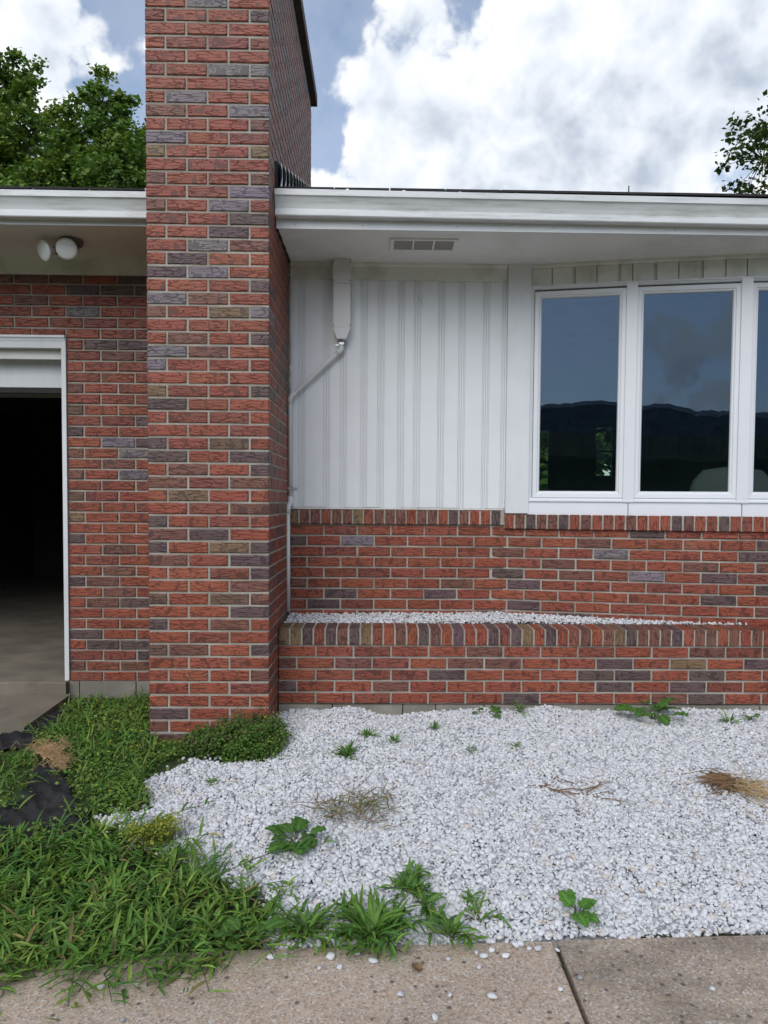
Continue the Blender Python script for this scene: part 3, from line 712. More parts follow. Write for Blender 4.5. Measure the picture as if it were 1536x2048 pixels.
# armchair seen through the middle pane
ac = empty('armchair', (2.72, 5.75, Z(-.65)), 'pale rounded armchair back seen dimly through the bow window', 'armchair')
def pad(name, x, y, z, sx, sy, sz):
    m = MB(); n = 12
    pr = []
    for k in range(9):
        t = -math.pi/2+math.pi*k/8; pr.append((max(.02, math.cos(t))**.45, math.sin(t)))
    m.lathe(pr, 16); mm = m.build(name, M_SOFA, ac, (x, y, z), smooth=True); mm.scale = (sx, sy, sz); return mm
pad('backrest', 0, -.25, .58, .36, .13, .36); pad('seat', 0, .15, .36, .40, .42, .13); pad('armrest', -.42, .12, .45, .10, .42, .22); pad('armrest', .42, .12, .45, .10, .42, .22)
for sx in (-.35, .35):
    for sy in (-.2, .45): MB().box(sx-.03, sx+.03, sy-.03, sy+.03, 0, .26).build('leg', M_WOOD, ac)

# ------------------------------------------------------------------ planter wall
PD, PZ = 4.10, -.8268
pl = empty('planter_wall', (.9, 4.15, .1), 'low red brick planter wall capped with upright bricks, filled with white gravel', 'planter')
pc = kid(MB().box(CX1+.004, 3.4, PD+.008, PD+.19, Z(-1.165)+.001, Z(-.735)).build('mortar_core', M_MORTAR), pl)
kid(MB().box(CX1+.005, 3.395, PD+.001, PD+.192, Z(-.822), Z(-.7315)).build('mortar_bed', M_MORTAR), pl)
PR = ['RRRRRDRRRRRDRDRR', 'DRDRRDDRRPRTRPRRR', 'RRRRPRRRPPRPRRRR', 'PRRDRRRRRPRPRRRR', 'RRRRRRPRRRDPRRRR']
for k, row in enumerate(PR):
    zc = Z(PZ-CO*k-CO/2); x = CX1+.006; half = k % 2
    for i, ch in enumerate(row):
        l = BL/2-.005 if half and i == 0 else BL+.003
        if x < 2.6: kid(lay(pl, x+l/2, PD, zc, l, ch), pl)
        x += l+J
m = []
for k in range(5):
    zc = Z(PZ-CO*k-CO/2); x = 2.62
    while x < 3.3: m.append((x, min(x+BL, 3.4), PD, PD+BD, zc-BH/2, zc+BH/2, rnd.choice('RRRRDP'))); x += BL+J
x = -.541+.0668*45
while x < 3.38: m.append((x-BH/2, x+BH/2, PD-.006, PD+.19, Z(-.8215), Z(-.7285), rnd.choice('RRTPRDRP'))); x += .0668
TOPS = 'TTPRPDPTRRDRPDRPRRPRPTRPRRDRDTPDDDPRDDRDRDRRP'
for i, ch in enumerate(TOPS):
    x = -.541+.0668*i
    if x > 3.3: break
    kid(lay(pl, x, PD-.006, Z(-.775), .093, ch, BL, BH, 0, math.pi/2), pl)
kid(stuff_bricks('brick_run', None, m), pl)
x = CX1+.004
for l in (.31, .405, .19, .28, .40, .405, .40, .40, .40, .40):
    kid(MB().prism([(x+.003, 0), (x+l-.003, 0), (x+l-.003, Z(-1.168)-rnd.uniform(0, .004)), (x+.003, Z(-1.168)-rnd.uniform(0, .004))], PD-.012+rnd.uniform(-.006, .006), PD+.2, 'y').build('block', M_BLOCK), pl); x += l
def under_soil():
    m = MB(); m.box(CX1+.006, 3.35, PD+.195, DW+.006, .3, Z(-.745)); tag(m.build('planter_soil', M_BLOCK), kind='structure')
under_soil()

# ------------------------------------------------------------------ gravel: loose chips scattered over both beds
chips = bpy.data.collections.new('chip_shapes')
import bmesh
def chip_mesh(k):
    bm = bmesh.new(); bmesh.ops.create_icosphere(bm, subdivisions=2, radius=1)
    rr = random.Random(100+k); dirs = [Vector((rr.gauss(0, 1), rr.gauss(0, 1), rr.gauss(0, 1))).normalized() for _ in range(9)]; cut = [rr.uniform(.5, .92) for _ in dirs]
    for v in bm.verts:
        for d, c in zip(dirs, cut):
            h = v.co.dot(d)
            if h > c: v.co -= d*(h-c)*.85
    s = Vector((rr.uniform(1.0, 1.35), rr.uniform(.75, 1.0), rr.uniform(.45, .65)))
    for v in bm.verts: v.co = Vector((v.co.x*s.x, v.co.y*s.y, v.co.z*s.z))*.5
    me = bpy.data.meshes.new('pebble'); bm.to_mesh(me); bm.free(); me.materials.append(M_PEB)
    me.polygons.foreach_set('use_smooth', [True]*len(me.polygons)); return me
CHIP = [chip_mesh(k) for k in range(10)]
for k, me in enumerate(CHIP): chips.objects.link(bpy.data.objects.new('pebble_shape', me))
ng = bpy.data.node_groups.new('scatter_chips', 'GeometryNodeTree')
ng.interface.new_socket('Geometry', in_out='INPUT', socket_type='NodeSocketGeometry'); ng.interface.new_socket('Geometry', in_out='OUTPUT', socket_type='NodeSocketGeometry')
gi = ng.nodes.new('NodeGroupInput'); go = ng.nodes.new('NodeGroupOutput'); iop = ng.nodes.new('GeometryNodeInstanceOnPoints'); ci = ng.nodes.new('GeometryNodeCollectionInfo')
ci.inputs[0].default_value = chips; ci.inputs['Separate Children'].default_value = True; ci.inputs['Reset Children'].default_value = True
def attr(name, typ):
    n = ng.nodes.new('GeometryNodeInputNamedAttribute'); n.data_type = typ; n.inputs[0].default_value = name; return n.outputs[0]
e2r = ng.nodes.new('FunctionNodeEulerToRotation'); ng.links.new(attr('rot', 'FLOAT_VECTOR'), e2r.inputs[0])
iop.inputs['Pick Instance'].default_value = True
ng.links.new(gi.outputs[0], iop.inputs['Points']); ng.links.new(ci.outputs[0], iop.inputs['Instance']); ng.links.new(attr('idx', 'INT'), iop.inputs['Instance Index'])
ng.links.new(e2r.outputs[0], iop.inputs['Rotation']); ng.links.new(attr('scl', 'FLOAT_VECTOR'), iop.inputs['Scale']); ng.links.new(iop.outputs[0], go.inputs[0])
def scatter(name, pts, sizes):
    me = bpy.data.meshes.new(name); me.from_pydata(pts, [], []); n = len(pts)
    rs = np.random.RandomState(n)
    rot = np.stack([rs.normal(0, .45, n), rs.normal(0, .45, n), rs.uniform(0, 6.28, n)], 1)
    me.attributes.new('rot', 'FLOAT_VECTOR', 'POINT').data.foreach_set('vector', rot.astype('f').ravel())
    me.attributes.new('scl', 'FLOAT_VECTOR', 'POINT').data.foreach_set('vector', np.repeat(np.array(sizes, 'f')[:, None], 3, 1).ravel())
    me.attributes.new('idx', 'INT', 'POINT').data.foreach_set('value', rs.randint(0, len(CHIP), n).astype('i'))
    o = put(name, me); md = o.modifiers.new('scatter', 'NODES'); md.node_group = ng
    return tag(o, kind='stuff')
def bed_points():
    pts = []; sz = []; rs = random.Random(5)
    for layer, step, dz in ((0, .0118, .003), (1, .0140, .009)):
        y = 2.19
        while y < 4.10:
            x = -1.25
            while x < 3.3:
                px, py = x+rs.uniform(-.5, .5)*step, y+rs.uniform(-.5, .5)*step
                if inside((px, py), GRAVEL) or (rs.random() < .18 and inside((px+rs.gauss(0, .05), py+rs.gauss(0, .05)), GRAVEL) and py > edge_y(px)+.0):
                    s = min(.036, max(.009, rs.lognormvariate(math.log(.0168), .34)))
                    und = .008*math.sin(px*9+py*4)+.006*math.sin(px*17-py*13)
                    pts.append((px, py, H(px, py)+dz+und+.004+rs.uniform(-.004, .005))); sz.append(s)
                x += step
            y += step
    return pts, sz
tag(scatter('gravel', *bed_points()), 'bed of white marble chips between planter wall and concrete walk', 'gravel')
pts, sz = [], []
rs = random.Random(8)
for _ in range(8000):
    x = rs.uniform(CX1+.01, 3.3); y = rs.uniform(PD+.2, DW)
    a = along(BOW, max(0.001, x-.795)) if x > .795 else None
    if a and y > a[1]-.006: continue
    top = interp(x, [-.6, -.3, .2, .9, 1.3, 1.7, 3.3], [-.727, -.722, -.716, -.708, -.716, -.721, -.721])+.012*max(0, (y-4.3)/.28)
    pts.append((x, y, Z(top)+rs.uniform(-.022, -.002))); sz.append(rs.uniform(.014, .024))
tag(scatter('gravel', pts, sz), 'white marble chips filling the planter behind its brick cap', 'gravel')
PEB = [(.22, 2.14), (.31, 2.17), (.33, 2.15), (.44, 2.205), (.455, 2.21), (.48, 2.19), (.505, 2.185), (.565, 2.18), (.36, 2.18), (.31, 2.10), (.07, 1.98), (.21, 1.98), (.40, 2.15), (.53, 2.0), (.97, 2.0), (.33, 1.97),
       (.60, 2.05), (-.01, 2.13), (-.28, 2.16), (-.32, 2.15), (-.06, 2.17), (-.17, 2.10), (-.11, 2.10), (-.14, 2.15), (-.79, 2.02), (.16, 1.89), (-.68, 1.89)]
for i, (x, y) in enumerate(PEB):
    s = rnd.uniform(.016, .03)
    o = put('pebble', CHIP[i % 10], None, (x, y, s*.26), (rnd.uniform(-.2, .2), rnd.uniform(-.2, .2), rnd.uniform(0, 6))); o.scale = (s, s, s)
    lab = {14: 'white pebble alone on the dark slab right of the joint', 3: 'grey white pebble among those spilled at the walk edge'}.get(i, 'stray white pebble spilled from the gravel onto the pale concrete slab')
    tag(o, lab, 'pebble', 'pebbles spilled on the walk')

# ------------------------------------------------------------------ pipe, floodlight, antenna
pp = empty('condensate_pipe', (-.24, 4.55, Z(1.0)), 'white plastic drain line with long cover box running down the siding', 'pipe')
PY = 4.538
kid(MB().prism([(-.296, Z(1.493)), (-.184, Z(1.493)), (-.184, Z(1.345)), (-.296, Z(1.345))][::-1], PY-.048, 4.566, 'y').build('cover_cap', M_COVER), pp)
kid(MB().prism([(-.292, Z(1.344)), (-.188, Z(1.344)), (-.188, Z(1.075)), (-.292, Z(1.075))][::-1], PY-.044, 4.577, 'y').build('cover_body', M_COVER), pp)
kid(MB().prism([(-.293, Z(1.0745)), (-.187, Z(1.0745)), (-.216, Z(1.008)), (-.270, Z(1.008))][::-1], PY-.043, 4.577, 'y').build('cover_funnel', M_COVER), pp)
for z_ in (1.475, 1.36, 1.09):
    for x_ in (-.290, -.190): kid(MB().lathe([(.0035, 0), (.0035, .002), (.002, .0035)], 8).build('screw', M_DARK, None, (x_, PY-.0485 if z_ > 1.345 else PY-.0445, Z(z_)), (math.pi/2, 0, 0)), pp)
r_ = .0125
kid(MB().tube([(-.243, PY, Z(1.01)), (-.243, PY, Z(.963)), (-.248, PY, Z(.948)), (-.258, PY, Z(.936)), (-.548, PY, Z(.667)), (-.560, PY, Z(.652)), (-.563, PY, Z(.636)), (-.561, PY, Z(.0))], r_, 12).build('upper_pipe', M_PVC, smooth=True), pp)
kid(MB().tube([(-.561, PY, Z(.03)), (-.561, PY, Z(-.004)), (-.563, PY-.008, Z(-.018)), (-.568, PY-.03, Z(-.026)), (-.570, PY-.04, Z(-.04)), (-.570, PY-.042, Z(-.075))], .0165, 12).build('offset_elbow', M_PVC, smooth=True), pp)
kid(MB().tube([(-.570, PY-.042, Z(-.07)), (-.568, PY-.042, Z(-.690))], r_, 12).build('lower_pipe', M_PVC, smooth=True), pp)
kid(MB().tube([(-.243, PY, Z(.968)), (-.246, PY, Z(.950)), (-.258, PY, Z(.936)), (-.274, PY, Z(.921))], .0155, 12).build('elbow', M_PVC, smooth=True), pp)
kid(MB().tube([(-.534, PY, Z(.680)), (-.555, PY, Z(.660)), (-.563, PY, Z(.640)), (-.563, PY, Z(.612))], .0155, 12).build('elbow', M_PVC, smooth=True), pp)
for x_, z_, s in ((-.243, .985, -1), (-.561, .080, 1)):
    kid(MB().prism([(x_-.0150*s, PY-.0145), (x_+.0150*s, PY-.0145), (x_+.0155*s, 4.573), (x_+.040*s, 4.573), (x_+.040*s, 4.5765), (x_-.0150*s, 4.5765)], Z(z_-.007), Z(z_+.007), 'z').build('pipe_strap', M_STEEL), pp)

fl = empty('floodlight', (-1.785, 4.24, Z(1.495)), 'twin headed grey floodlight with white lenses under the garage soffit', 'lamp')
MB().lathe([(.058, -.030), (.064, -.024), (.064, -.0005)], 24).build('base_plate', M_GREY, fl, smooth=False)
MB().lathe([(.030, -.062), (.037, -.055), (.040, -.0305)], 16).build('junction_stem', M_GREY, fl)
def head(px, lx, tgt):
    d = Vector(tgt).normalized(); q = d.to_track_quat('Z', 'Y').to_euler()
    h = MB().lathe([(.020, -.085), (.024, -.08), (.024, -.052), (.021, -.05), (.024, -.046), (.021, -.042), (.024, -.038), (.023, -.030)], 20).build('socket', M_GREY, fl, lx, q)
    MB().lathe([(.020, -.030), (.022, -.02), (.034, .0), (.054, .022), (.059, .030), (.058, .036), (.045, .041), (.022, .044), (.004, .045)], 28).build('lens', M_LENS, fl, lx, q, smooth=True)
    a = Vector(lx)-d*.08
    MB().tube([(0, 0, -.036), tuple(a*.6+Vector((0, 0, -.036))*.4), tuple(a)], .011, 10).build('swivel_arm', M_GREY, fl)
head(0, (-.115, -.03, -.072), (-.55, -.72, -.28)); head(0, (.0, -.045, -.066), (.12, -.93, -.34))

an = empty('antenna', (3.06, 9.0, roofz(8.4)-.2), 'thin dark antenna rod standing behind the roof edge', 'antenna')
MB().tube([(0, 0, -.1), (0, 0, Z(3.93)-(roofz(8.4)-.2))], [.011, .007], 6).build('rod', M_DARK, an); MB().box(-.03, .03, -.03, .03, -.14, -.09).build('bracket', M_DARK, an)

# ------------------------------------------------------------------ vegetation
GREENS = [(.125, .255, .052), (.155, .295, .058), (.090, .205, .046), (.215, .335, .070)]
def shade(base, rr, k=.25): 
    f = 1+rr.uniform(-k, k); return (base[0]*f*rr.uniform(.9, 1.15), base[1]*f, base[2]*f*rr.uniform(.85, 1.1))
def blade(m, rr, p, az, ln, wd, rise, droop, col, seg=4):
    """lance-shaped folded leaf blade"""
    d = Vector((math.cos(az), math.sin(az), 0)); s = Vector((-math.sin(az), math.cos(az), 0)); pos = Vector(p); el = rise; vs = []
    tw = rr.uniform(-.5, .5)
    for i in range(seg+1):
        t = i/seg; wv = wd*max(.06, math.sin(math.pi*(.18+.82*t))**.8 if t < 1 else .04)
        sd_ = (s*math.cos(tw*t)+Vector((0, 0, 1))*math.sin(tw*t))
        upv = Vector((0, 0, 1))*.25*wv
        vs += [pos-sd_*wv/2+upv, pos, pos+sd_*wv/2+upv]
        stp = ln/seg; pos = pos+(d*math.cos(el)+Vector((0, 0, 1))*math.sin(el))*stp; el -= droop/seg
    f = []
    for i in range(seg): a = 3*i; f += [(a, a+1, a+4, a+3), (a+1, a+2, a+5, a+4)]
    m.add(vs, f, col)
def in_poly_pts(poly, n, rr):
    xs = [p[0] for p in poly]; ys = [p[1] for p in poly]; out = []
    while len(out) < n:
        p = (rr.uniform(min(xs), max(xs)), rr.uniform(min(ys), max(ys)))
        if inside(p, poly): out.append(p)
    return out
GRASS = [(-2.6, 2.9), (-1.9, 2.86), (-1.48, 2.80), (-1.19, 2.86), (-1.07, 2.90), (-.84, 2.76), (-.55, 2.56), (-.36, 2.46), (-.33, 2.33), (-.40, 2.22), (-.50, 2.13), (-.67, 2.09), (-.81, 2.05), (-1.08, 2.02), (-1.6, 1.98), (-2.6, 1.95)]
def crabgrass():
    rr = random.Random(21); m = MB()
    for (x, y) in in_poly_pts(GRASS, 1400, rr):
        z = H(x, max(2.25, y)); z = max(z, 0.0); az0 = rr.uniform(0, 6.28); ln = rr.uniform(.05, .15)
        base = rr.choice(GREENS); hgt = rr.uniform(.015, .085)
        # a sprawling runner with leaves along it
        q = Vector((x, y, z+.008)); el = rr.uniform(.1, .85); st = [q.copy()]
        nl = rr.randint(5, 9)
        for k in range(nl):
            q = q+Vector((math.cos(az0)*math.cos(el), math.sin(az0)*math.cos(el), math.sin(el)))*ln/nl*1.3; el -= .16; st.append(q.copy())
            blade(m, rr, q, az0+rr.choice((-1, 1))*rr.uniform(.2, 1.5), rr.uniform(.04, .10), rr.uniform(.006, .0135), rr.uniform(-.2, 1.0), rr.uniform(-.2, 1.4), shade(base if rr.random() < .93 else rr.choice([(.30, .27, .10), (.24, .20, .09), (.20, .30, .06)]), rr), 4)
        m.tube(st, .0012, 4, False, (.07, .10, .03))
    tag(m.build('grass', M_LEAF), 'lush sprawling crabgrass spreading over the walk edge beside the gravel', 'grass', kind='stuff')
crabgrass()
CLOVER = [(-1.86, 4.36), (-1.50, 4.54), (-1.21, 4.54), (-1.21, 3.74), (-.98, 3.74), (-.96, 3.62), (-1.06, 3.5), (-1.11, 3.31), (-.99, 3.10), (-1.06, 3.0), (-1.22, 3.05), (-1.36, 3.2), (-1.42, 3.40), (-1.56, 3.56), (-1.78, 3.72), (-1.80, 4.0)]
CLOVER2 = [(-2.6, 3.6), (-1.95, 3.62), (-1.74, 3.6), (-1.62, 3.40), (-1.60, 3.2), (-1.66, 3.06), (-1.95, 3.0), (-2.6, 3.0)]
def tiny_leaf(m, rr, p, s, col, tilt=.6):
    az = rr.uniform(0, 6.28); n = Vector((rr.gauss(0, tilt), rr.gauss(0, tilt)-.15, 1)).normalized(); a = n.orthogonal(); a.rotate(Matrix.Rotation(az, 3, n)); b = n.cross(a); p = Vector(p)
    m.add([p, p+a*s*.5+b*s*.38+n*s*.08, p+a*s, p+a*s*.5-b*s*.38+n*s*.08], [(0, 1, 2), (0, 2, 3)], col)
def low_cover(name, poly, n, hmax, size, cols, label, cat, seed, mound=None, flowers=0, blades=0):
    rr = random.Random(seed); m = MB()
    for (x, y) in in_poly_pts(poly, n, rr):
        x += rr.gauss(0, .02); y += rr.gauss(0, .02)*(y < 3.7); b = .5+.5*math.sin(x*11+seed)*math.sin(y*9+1.3*seed)
        hm = hmax*(mound(x, y) if mound else (.35+.65*b)); z = H(x, y)+hm*rr.random()**.6
        q_ = math.sin(x*7+seed*2)*math.sin(y*8-seed)+rr.gauss(0, .5); tiny_leaf(m, rr, (x, y, z), rr.uniform(*size)*(1.45 if rr.random() < .12 else 1), shade(cols[min(len(cols)-1, max(0, int((q_+1)*.5*len(cols))))], rr, .3))
        if rr.random() < .06: m.tube([(x, y, H(x, y)), (x+rr.gauss(0, .01), y+rr.gauss(0, .01), z+.01)], .0008, 3, False, (.08, .09, .04))
    for (x, y) in in_poly_pts(poly, blades, rr):
        for _ in range(4): blade(m, rr, (x, y, H(x, y)+.02), rr.uniform(0, 6.28), rr.uniform(.05, .13), rr.uniform(.004, .009), rr.uniform(.3, 1.3), rr.uniform(.2, 1.4), shade(rr.choice(GREENS+[(.22, .27, .08)]), rr), 4)
    for (x, y) in in_poly_pts(poly, flowers, rr):
        z = H(x, y)+hmax*(mound(x, y) if mound else .9)+.012
        for k in range(5):
            a = k*1.257; m.add([(x, y, z), (x+.006*math.cos(a-.5), y+.006*math.sin(a-.5), z+.003), (x+.008*math.cos(a), y+.008*math.sin(a), z+.003), (x+.006*math.cos(a+.5), y+.006*math.sin(a+.5), z+.003)], [(0, 1, 2, 3)], (.75, .55, .02))
    return tag(m.build(name, M_LEAF), label, cat, kind='stuff')
MIX = [(.120, .23, .05), (.155, .28, .055), (.08, .165, .04), (.22, .32, .07)]
low_cover('ground_cover', CLOVER, 12500, .075, (.007, .015), MIX, 'mixed clover and chickweed at the foot of the garage wall', 'weeds', 31, None, 22, 230)
low_cover('ground_cover', CLOVER2, 3000, .045, (.008, .016), [(.14, .21, .05), (.18, .24, .06), (.09, .17, .035)], 'yellowish low weeds beyond the black fabric', 'weeds', 32, None, 0, 150)
BUSH = [(-1.06, 3.66), (-.98, 3.80), (-.80, 3.80), (-.56, 3.82), (-.47, 3.66), (-.50, 3.46), (-.66, 3.47), (-.88, 3.57)]
def bmound(x, y):
    return max(.12, (1-((x+.70)/.34)**2*.8-((y-3.66)/.24)**2*.5)*(.72+.28*math.sin(x*31+2)*math.sin(y*27))+.22*abs(math.sin(x*83)*math.sin(y*71)))
low_cover('weed_bush', BUSH, 10500, .18, (.006, .014), [(.11, .21, .045), (.14, .25, .055), (.07, .14, .035), (.20, .23, .09)], 'dense small leaved weed mound hiding the chimney foot', 'bush', 33, bmound, 12, 3)
LIME = [(-1.0, 2.84), (-.86, 2.93), (-.79, 2.84), (-.84, 2.73), (-.95, 2.73)]
low_cover('yellow_herb', LIME, 1500, .15, (.005, .012), [(.28, .34, .05), (.36, .36, .06), (.2, .28, .05)], 'yellow green feathery herb at the grass edge', 'plant', 34)

def tuft(name, x, y, n, ln, wd, label, cat='grass clump', seed=0, group=None, rise=(.3, 1.2)):
    rr = random.Random(seed+int(x*1000)); m = MB(); z0 = max(0.0, H(x, y))+.012
    root = empty(name, (x, y, z0), label, cat, group)
    if n >= 18 and ln > .085:
        for k in range(max(4, n//5)):
            a = rr.uniform(0, 6.28); el = rr.uniform(*rise)*.9; q = Vector((rr.gauss(0, .1)*ln, rr.gauss(0, .1)*ln, 0)); st = [q.copy()]
            for i in range(5):
                q = q+Vector((math.cos(a)*math.cos(el), math.sin(a)*math.cos(el), math.sin(el)))*ln*rr.uniform(.13, .22); el -= .2; a += rr.uniform(-.15, .15); q.z = max(q.z, .004); st.append(q.copy())
                blade(m, rr, q, a+rr.choice((-1, 1))*rr.uniform(.1, 1.3), ln*rr.uniform(.35, .75), wd*rr.uniform(.55, 1.0), rr.uniform(-.1, .9), rr.uniform(-.2, 1.3), shade(rr.choice(GREENS[:3]), rr), 4)
            m.tube(st, .0013, 4, False, (.09, .12, .04))
        n = n//4
    for k in range(n):
        a = rr.uniform(0, 6.28); r2 = rr.uniform(0, .25)*ln
        blade(m, rr, (math.cos(a)*r2, math.sin(a)*r2, rr.uniform(0, .02)), a+rr.uniform(-.8, .8), ln*rr.uniform(.4, 1.1), wd*rr.uniform(.55, 1.0), rr.uniform(*rise), rr.uniform(.0, 1.6), shade(rr.choice(GREENS[:3]), rr), 5)
    m.build('blades', M_LEAF, root)
    s = MB()
    for k in range(max(3, n//9)):
        a = rr.uniform(0, 6.28); s.tube([(0, 0, 0), (math.cos(a)*ln*.25, math.sin(a)*ln*.25, ln*.18), (math.cos(a)*ln*.5, math.sin(a)*ln*.5, ln*.22)], .0014, 4, True, (.09, .10, .04))
    tag(s.build('stems', M_LEAF, root), kind='stuff')
    return root
tuft('crabgrass_clump', -.02, 2.24, 190, .13, .018, 'largest dark crabgrass clump, hanging over the walk edge')
tuft('crabgrass_clump', .11, 2.46, 60, .095, .015, 'upright crabgrass clump standing within the gravel behind the largest clump')
tuft('crabgrass_clump', .235, 2.235, 44, .10, .016, 'small crabgrass clump at the right end of the grassy edge')
tuft('crabgrass_clump', .33, 2.32, 18, .10, .013, 'sparse lone crabgrass sprig in gravel near the walk')
tuft('crabgrass_clump', -.22, 2.25, 80, .11, .015, 'middling crabgrass clump touching the big clump on its grass side')
tuft('crabgrass_clump', .17, 2.37, 26, .09, .014, 'pale thin crabgrass tuft between upright clump and walk edge')
for i, (x, y, n, ln, lab) in enumerate([(-.15, 3.47, 60, .085, 'matted green weed tuft in gravel, nearest of three by the chimney'), (-.05, 3.66, 40, .075, 'upright weed tuft in gravel midway to the planter'), (.08, 3.62, 24, .065, 'small dark weed tuft beside the upright tuft'),
        (.30, 3.79, 30, .06, 'tiny weed tuft below the cracked foundation block'), (.81, 4.02, 22, .08, 'small narrow weed tuft growing against the planter foot'), (.69, 3.56, 20, .05, 'flat dark weed scrap alone in middle gravel'), (.46, 3.53, 18, .05, 'thin brownish weed scrap in gravel beside the flat one'),
        (-.76, 3.29, 24, .05, 'tiny green sprout in gravel near the bare soil edge'), (1.93, 3.86, 30, .08, 'short weed tuft at the far right of the planter foot')]):
    tuft('weed_tuft', x, y, n, ln, ln*.13, lab, 'weed', 60+i, None, (.2, 1.3))

_lf = {}
def leaf_mesh(kind):
    if kind in _lf: return _lf[kind]
    rr = random.Random(len(_lf)+3); m = MB()
    outl = {'broad': [(0, .0), (.10, .26), (.28, .42), (.42, .36), (.60, .46), (.76, .28), (.88, .30), (1.0, .0)],
            'ivy': [(0, .02), (-.10, .30), (.08, .46), (.30, .34), (.46, .52), (.62, .28), (.80, .22), (1.0, .0)],
            'long': [(0, .01), (.2, .09), (.45, .14), (.7, .12), (.88, .06), (1.0, .0)]}[kind]
    n = len(outl); cols = 7; base = {'broad': (.085, .190, .040), 'ivy': (.105, .25, .045), 'long': (.07, .16, .04)}[kind]
    for x, w_ in outl:
        zc = .22*x-.34*x*x
        for c in range(cols):
            u = c/3-1; ru = .055*math.sin(x*17+u*5)*abs(u)+.05*math.sin(u*9+x*6)*(1-x)
            m.v.append((x+.05*abs(u)*(1-x), u*w_, zc+.16*abs(u)*w_+ru)); k = 1.45 if c == 3 else (.82+.25*((c+int(x*10)) % 2)); m.c.append(tuple(q*k for q in base))
    for i in range(n-1):
        for c in range(cols-1): a = cols*i+c; m.f.append((a, a+1, a+cols+1, a+cols))
    _lf[kind] = m.mesh('leaf', M_LEAF, False); return _lf[kind]
def plant(name, x, y, kind, leaves, label, cat='plant', stem=None, zoff=0):
    root = empty(name, (x, y, H(x, y)+.014+zoff), label, cat)
    for (dx, dy, dz, az, pitch, s) in leaves:
        o = put('leaf', leaf_mesh(kind), root, (dx, dy, dz), (rnd.uniform(-.25, .25), -pitch, az)); o.scale = (s, s, s)
    m = MB()
    for (dx, dy, dz, *_r) in leaves: m.tube([(0, 0, -.02), (dx*.5, dy*.5, dz*.7+.005), (dx, dy, dz)], .0022, 5, True, (.10, .13, .05))
    tag(m.build('stalks', M_LEAF, root), kind='stuff')
    return root
def fan(n, r_, z, s, kind_rr, tilt=(.05, .5)):
    rr = random.Random(kind_rr); out = []
    for k in range(n):
        a = 2*math.pi*k/n+rr.uniform(-.35, .35); q = rr.uniform(.35, 1)
        out.append((math.cos(a)*r_*q, math.sin(a)*r_*q, z*rr.uniform(.5, 1.2), a, rr.uniform(*tilt), s*rr.uniform(.75, 1.15)))
    return out
plant('broadleaf_weed', -.31, 2.72, 'broad', fan(15, .055, .035, .08, 4, (-.1, .35)), 'broad dark leaved weed with ruffled leaves lying on open gravel')
plant('ivy_sprig', .67, 2.32, 'ivy', [(-.022, .012, .045, 2.2, .5, .06), (.012, .01, .04, .4, .3, .055), (-.004, -.012, .028, -1.5, .1, .075), (.03, .004, .04, .2, .6, .04), (.012, -.02, .024, -.7, .1, .055), (-.015, .03, .05, 1.6, .7, .04)], 'bright green lobed ivy sprig poking from gravel near the walk joint')
plant('tall_weed', 1.55, 3.97, 'broad', fan(10, .11, .045, .085, 11, (-.2, .3))+[(.03, -.02, .06, .4, .55, .11), (-.10, -.03, .05, 3.0, .1, .13)], 'largest weed at the planter foot with long drooping leaves')
plant('flat_weed', .62, 4.0, 'broad', fan(5, .06, .02, .06, 15, (-.1, .1)), 'low flat leaved weed beside the planter foundation')
plant('ragged_seedling', 2.06, 3.90, 'broad', fan(5, .03, .03, .035, 17), 'little round leaved seedling near the right planter foot')
plant('dock_weed', -.40, 2.20, 'broad', fan(7, .05, .05, .075, 23, (.2, .8)), 'pale green broad leaved weed at the edge of crabgrass and walk')
plant('pale_broadleaf', -1.50, 2.26, 'broad', fan(6, .05, .11, .08, 27, (.1, .6)), 'light green broad leaves rising out of the crabgrass')
# runners reaching over the gravel
def runner(name, p0, pts, label, seed):
    rr = random.Random(seed); x, y = p0; root = empty(name, (x, y, H(x, y)+.02), label, 'runner'); path = [Vector((0, 0, 0))]
    for dx, dy, dz in pts: path.append(Vector((dx, dy, dz+H(x+dx, y+dy)-H(x, y))))
    MB().tube(path, .0014, 5, True, (.10, .12, .05)).build('stem', M_LEAF, root)
    for i, p in enumerate(path[1:]):
        d = path[i+1]-path[i]; az = math.atan2(d.y, d.x)
        for sgn in (-1, 1):
            m = MB(); blade(m, rr, (0, 0, 0), 0, rr.uniform(.05, .085), .011, .5, 1.2, shade(GREENS[2], rr), 4); o = m.build('leaf', M_LEAF, root, p, (0, 0, az+sgn*rr.uniform(.4, .9)))
runner('grass_runner', (-.62, 2.50), [(.12, .05, .03), (.22, .09, .04), (.32, .12, .035), (.42, .17, .03)], 'long crabgrass runner reaching out over the gravel below the broadleaf weed', 5)
runner('grass_runner', (-1.0, 2.84), [(.10, .07, .03), (.18, .14, .03), (.26, .21, .02)], 'wilting grass runner reaching across gravel by the yellow herb', 6)

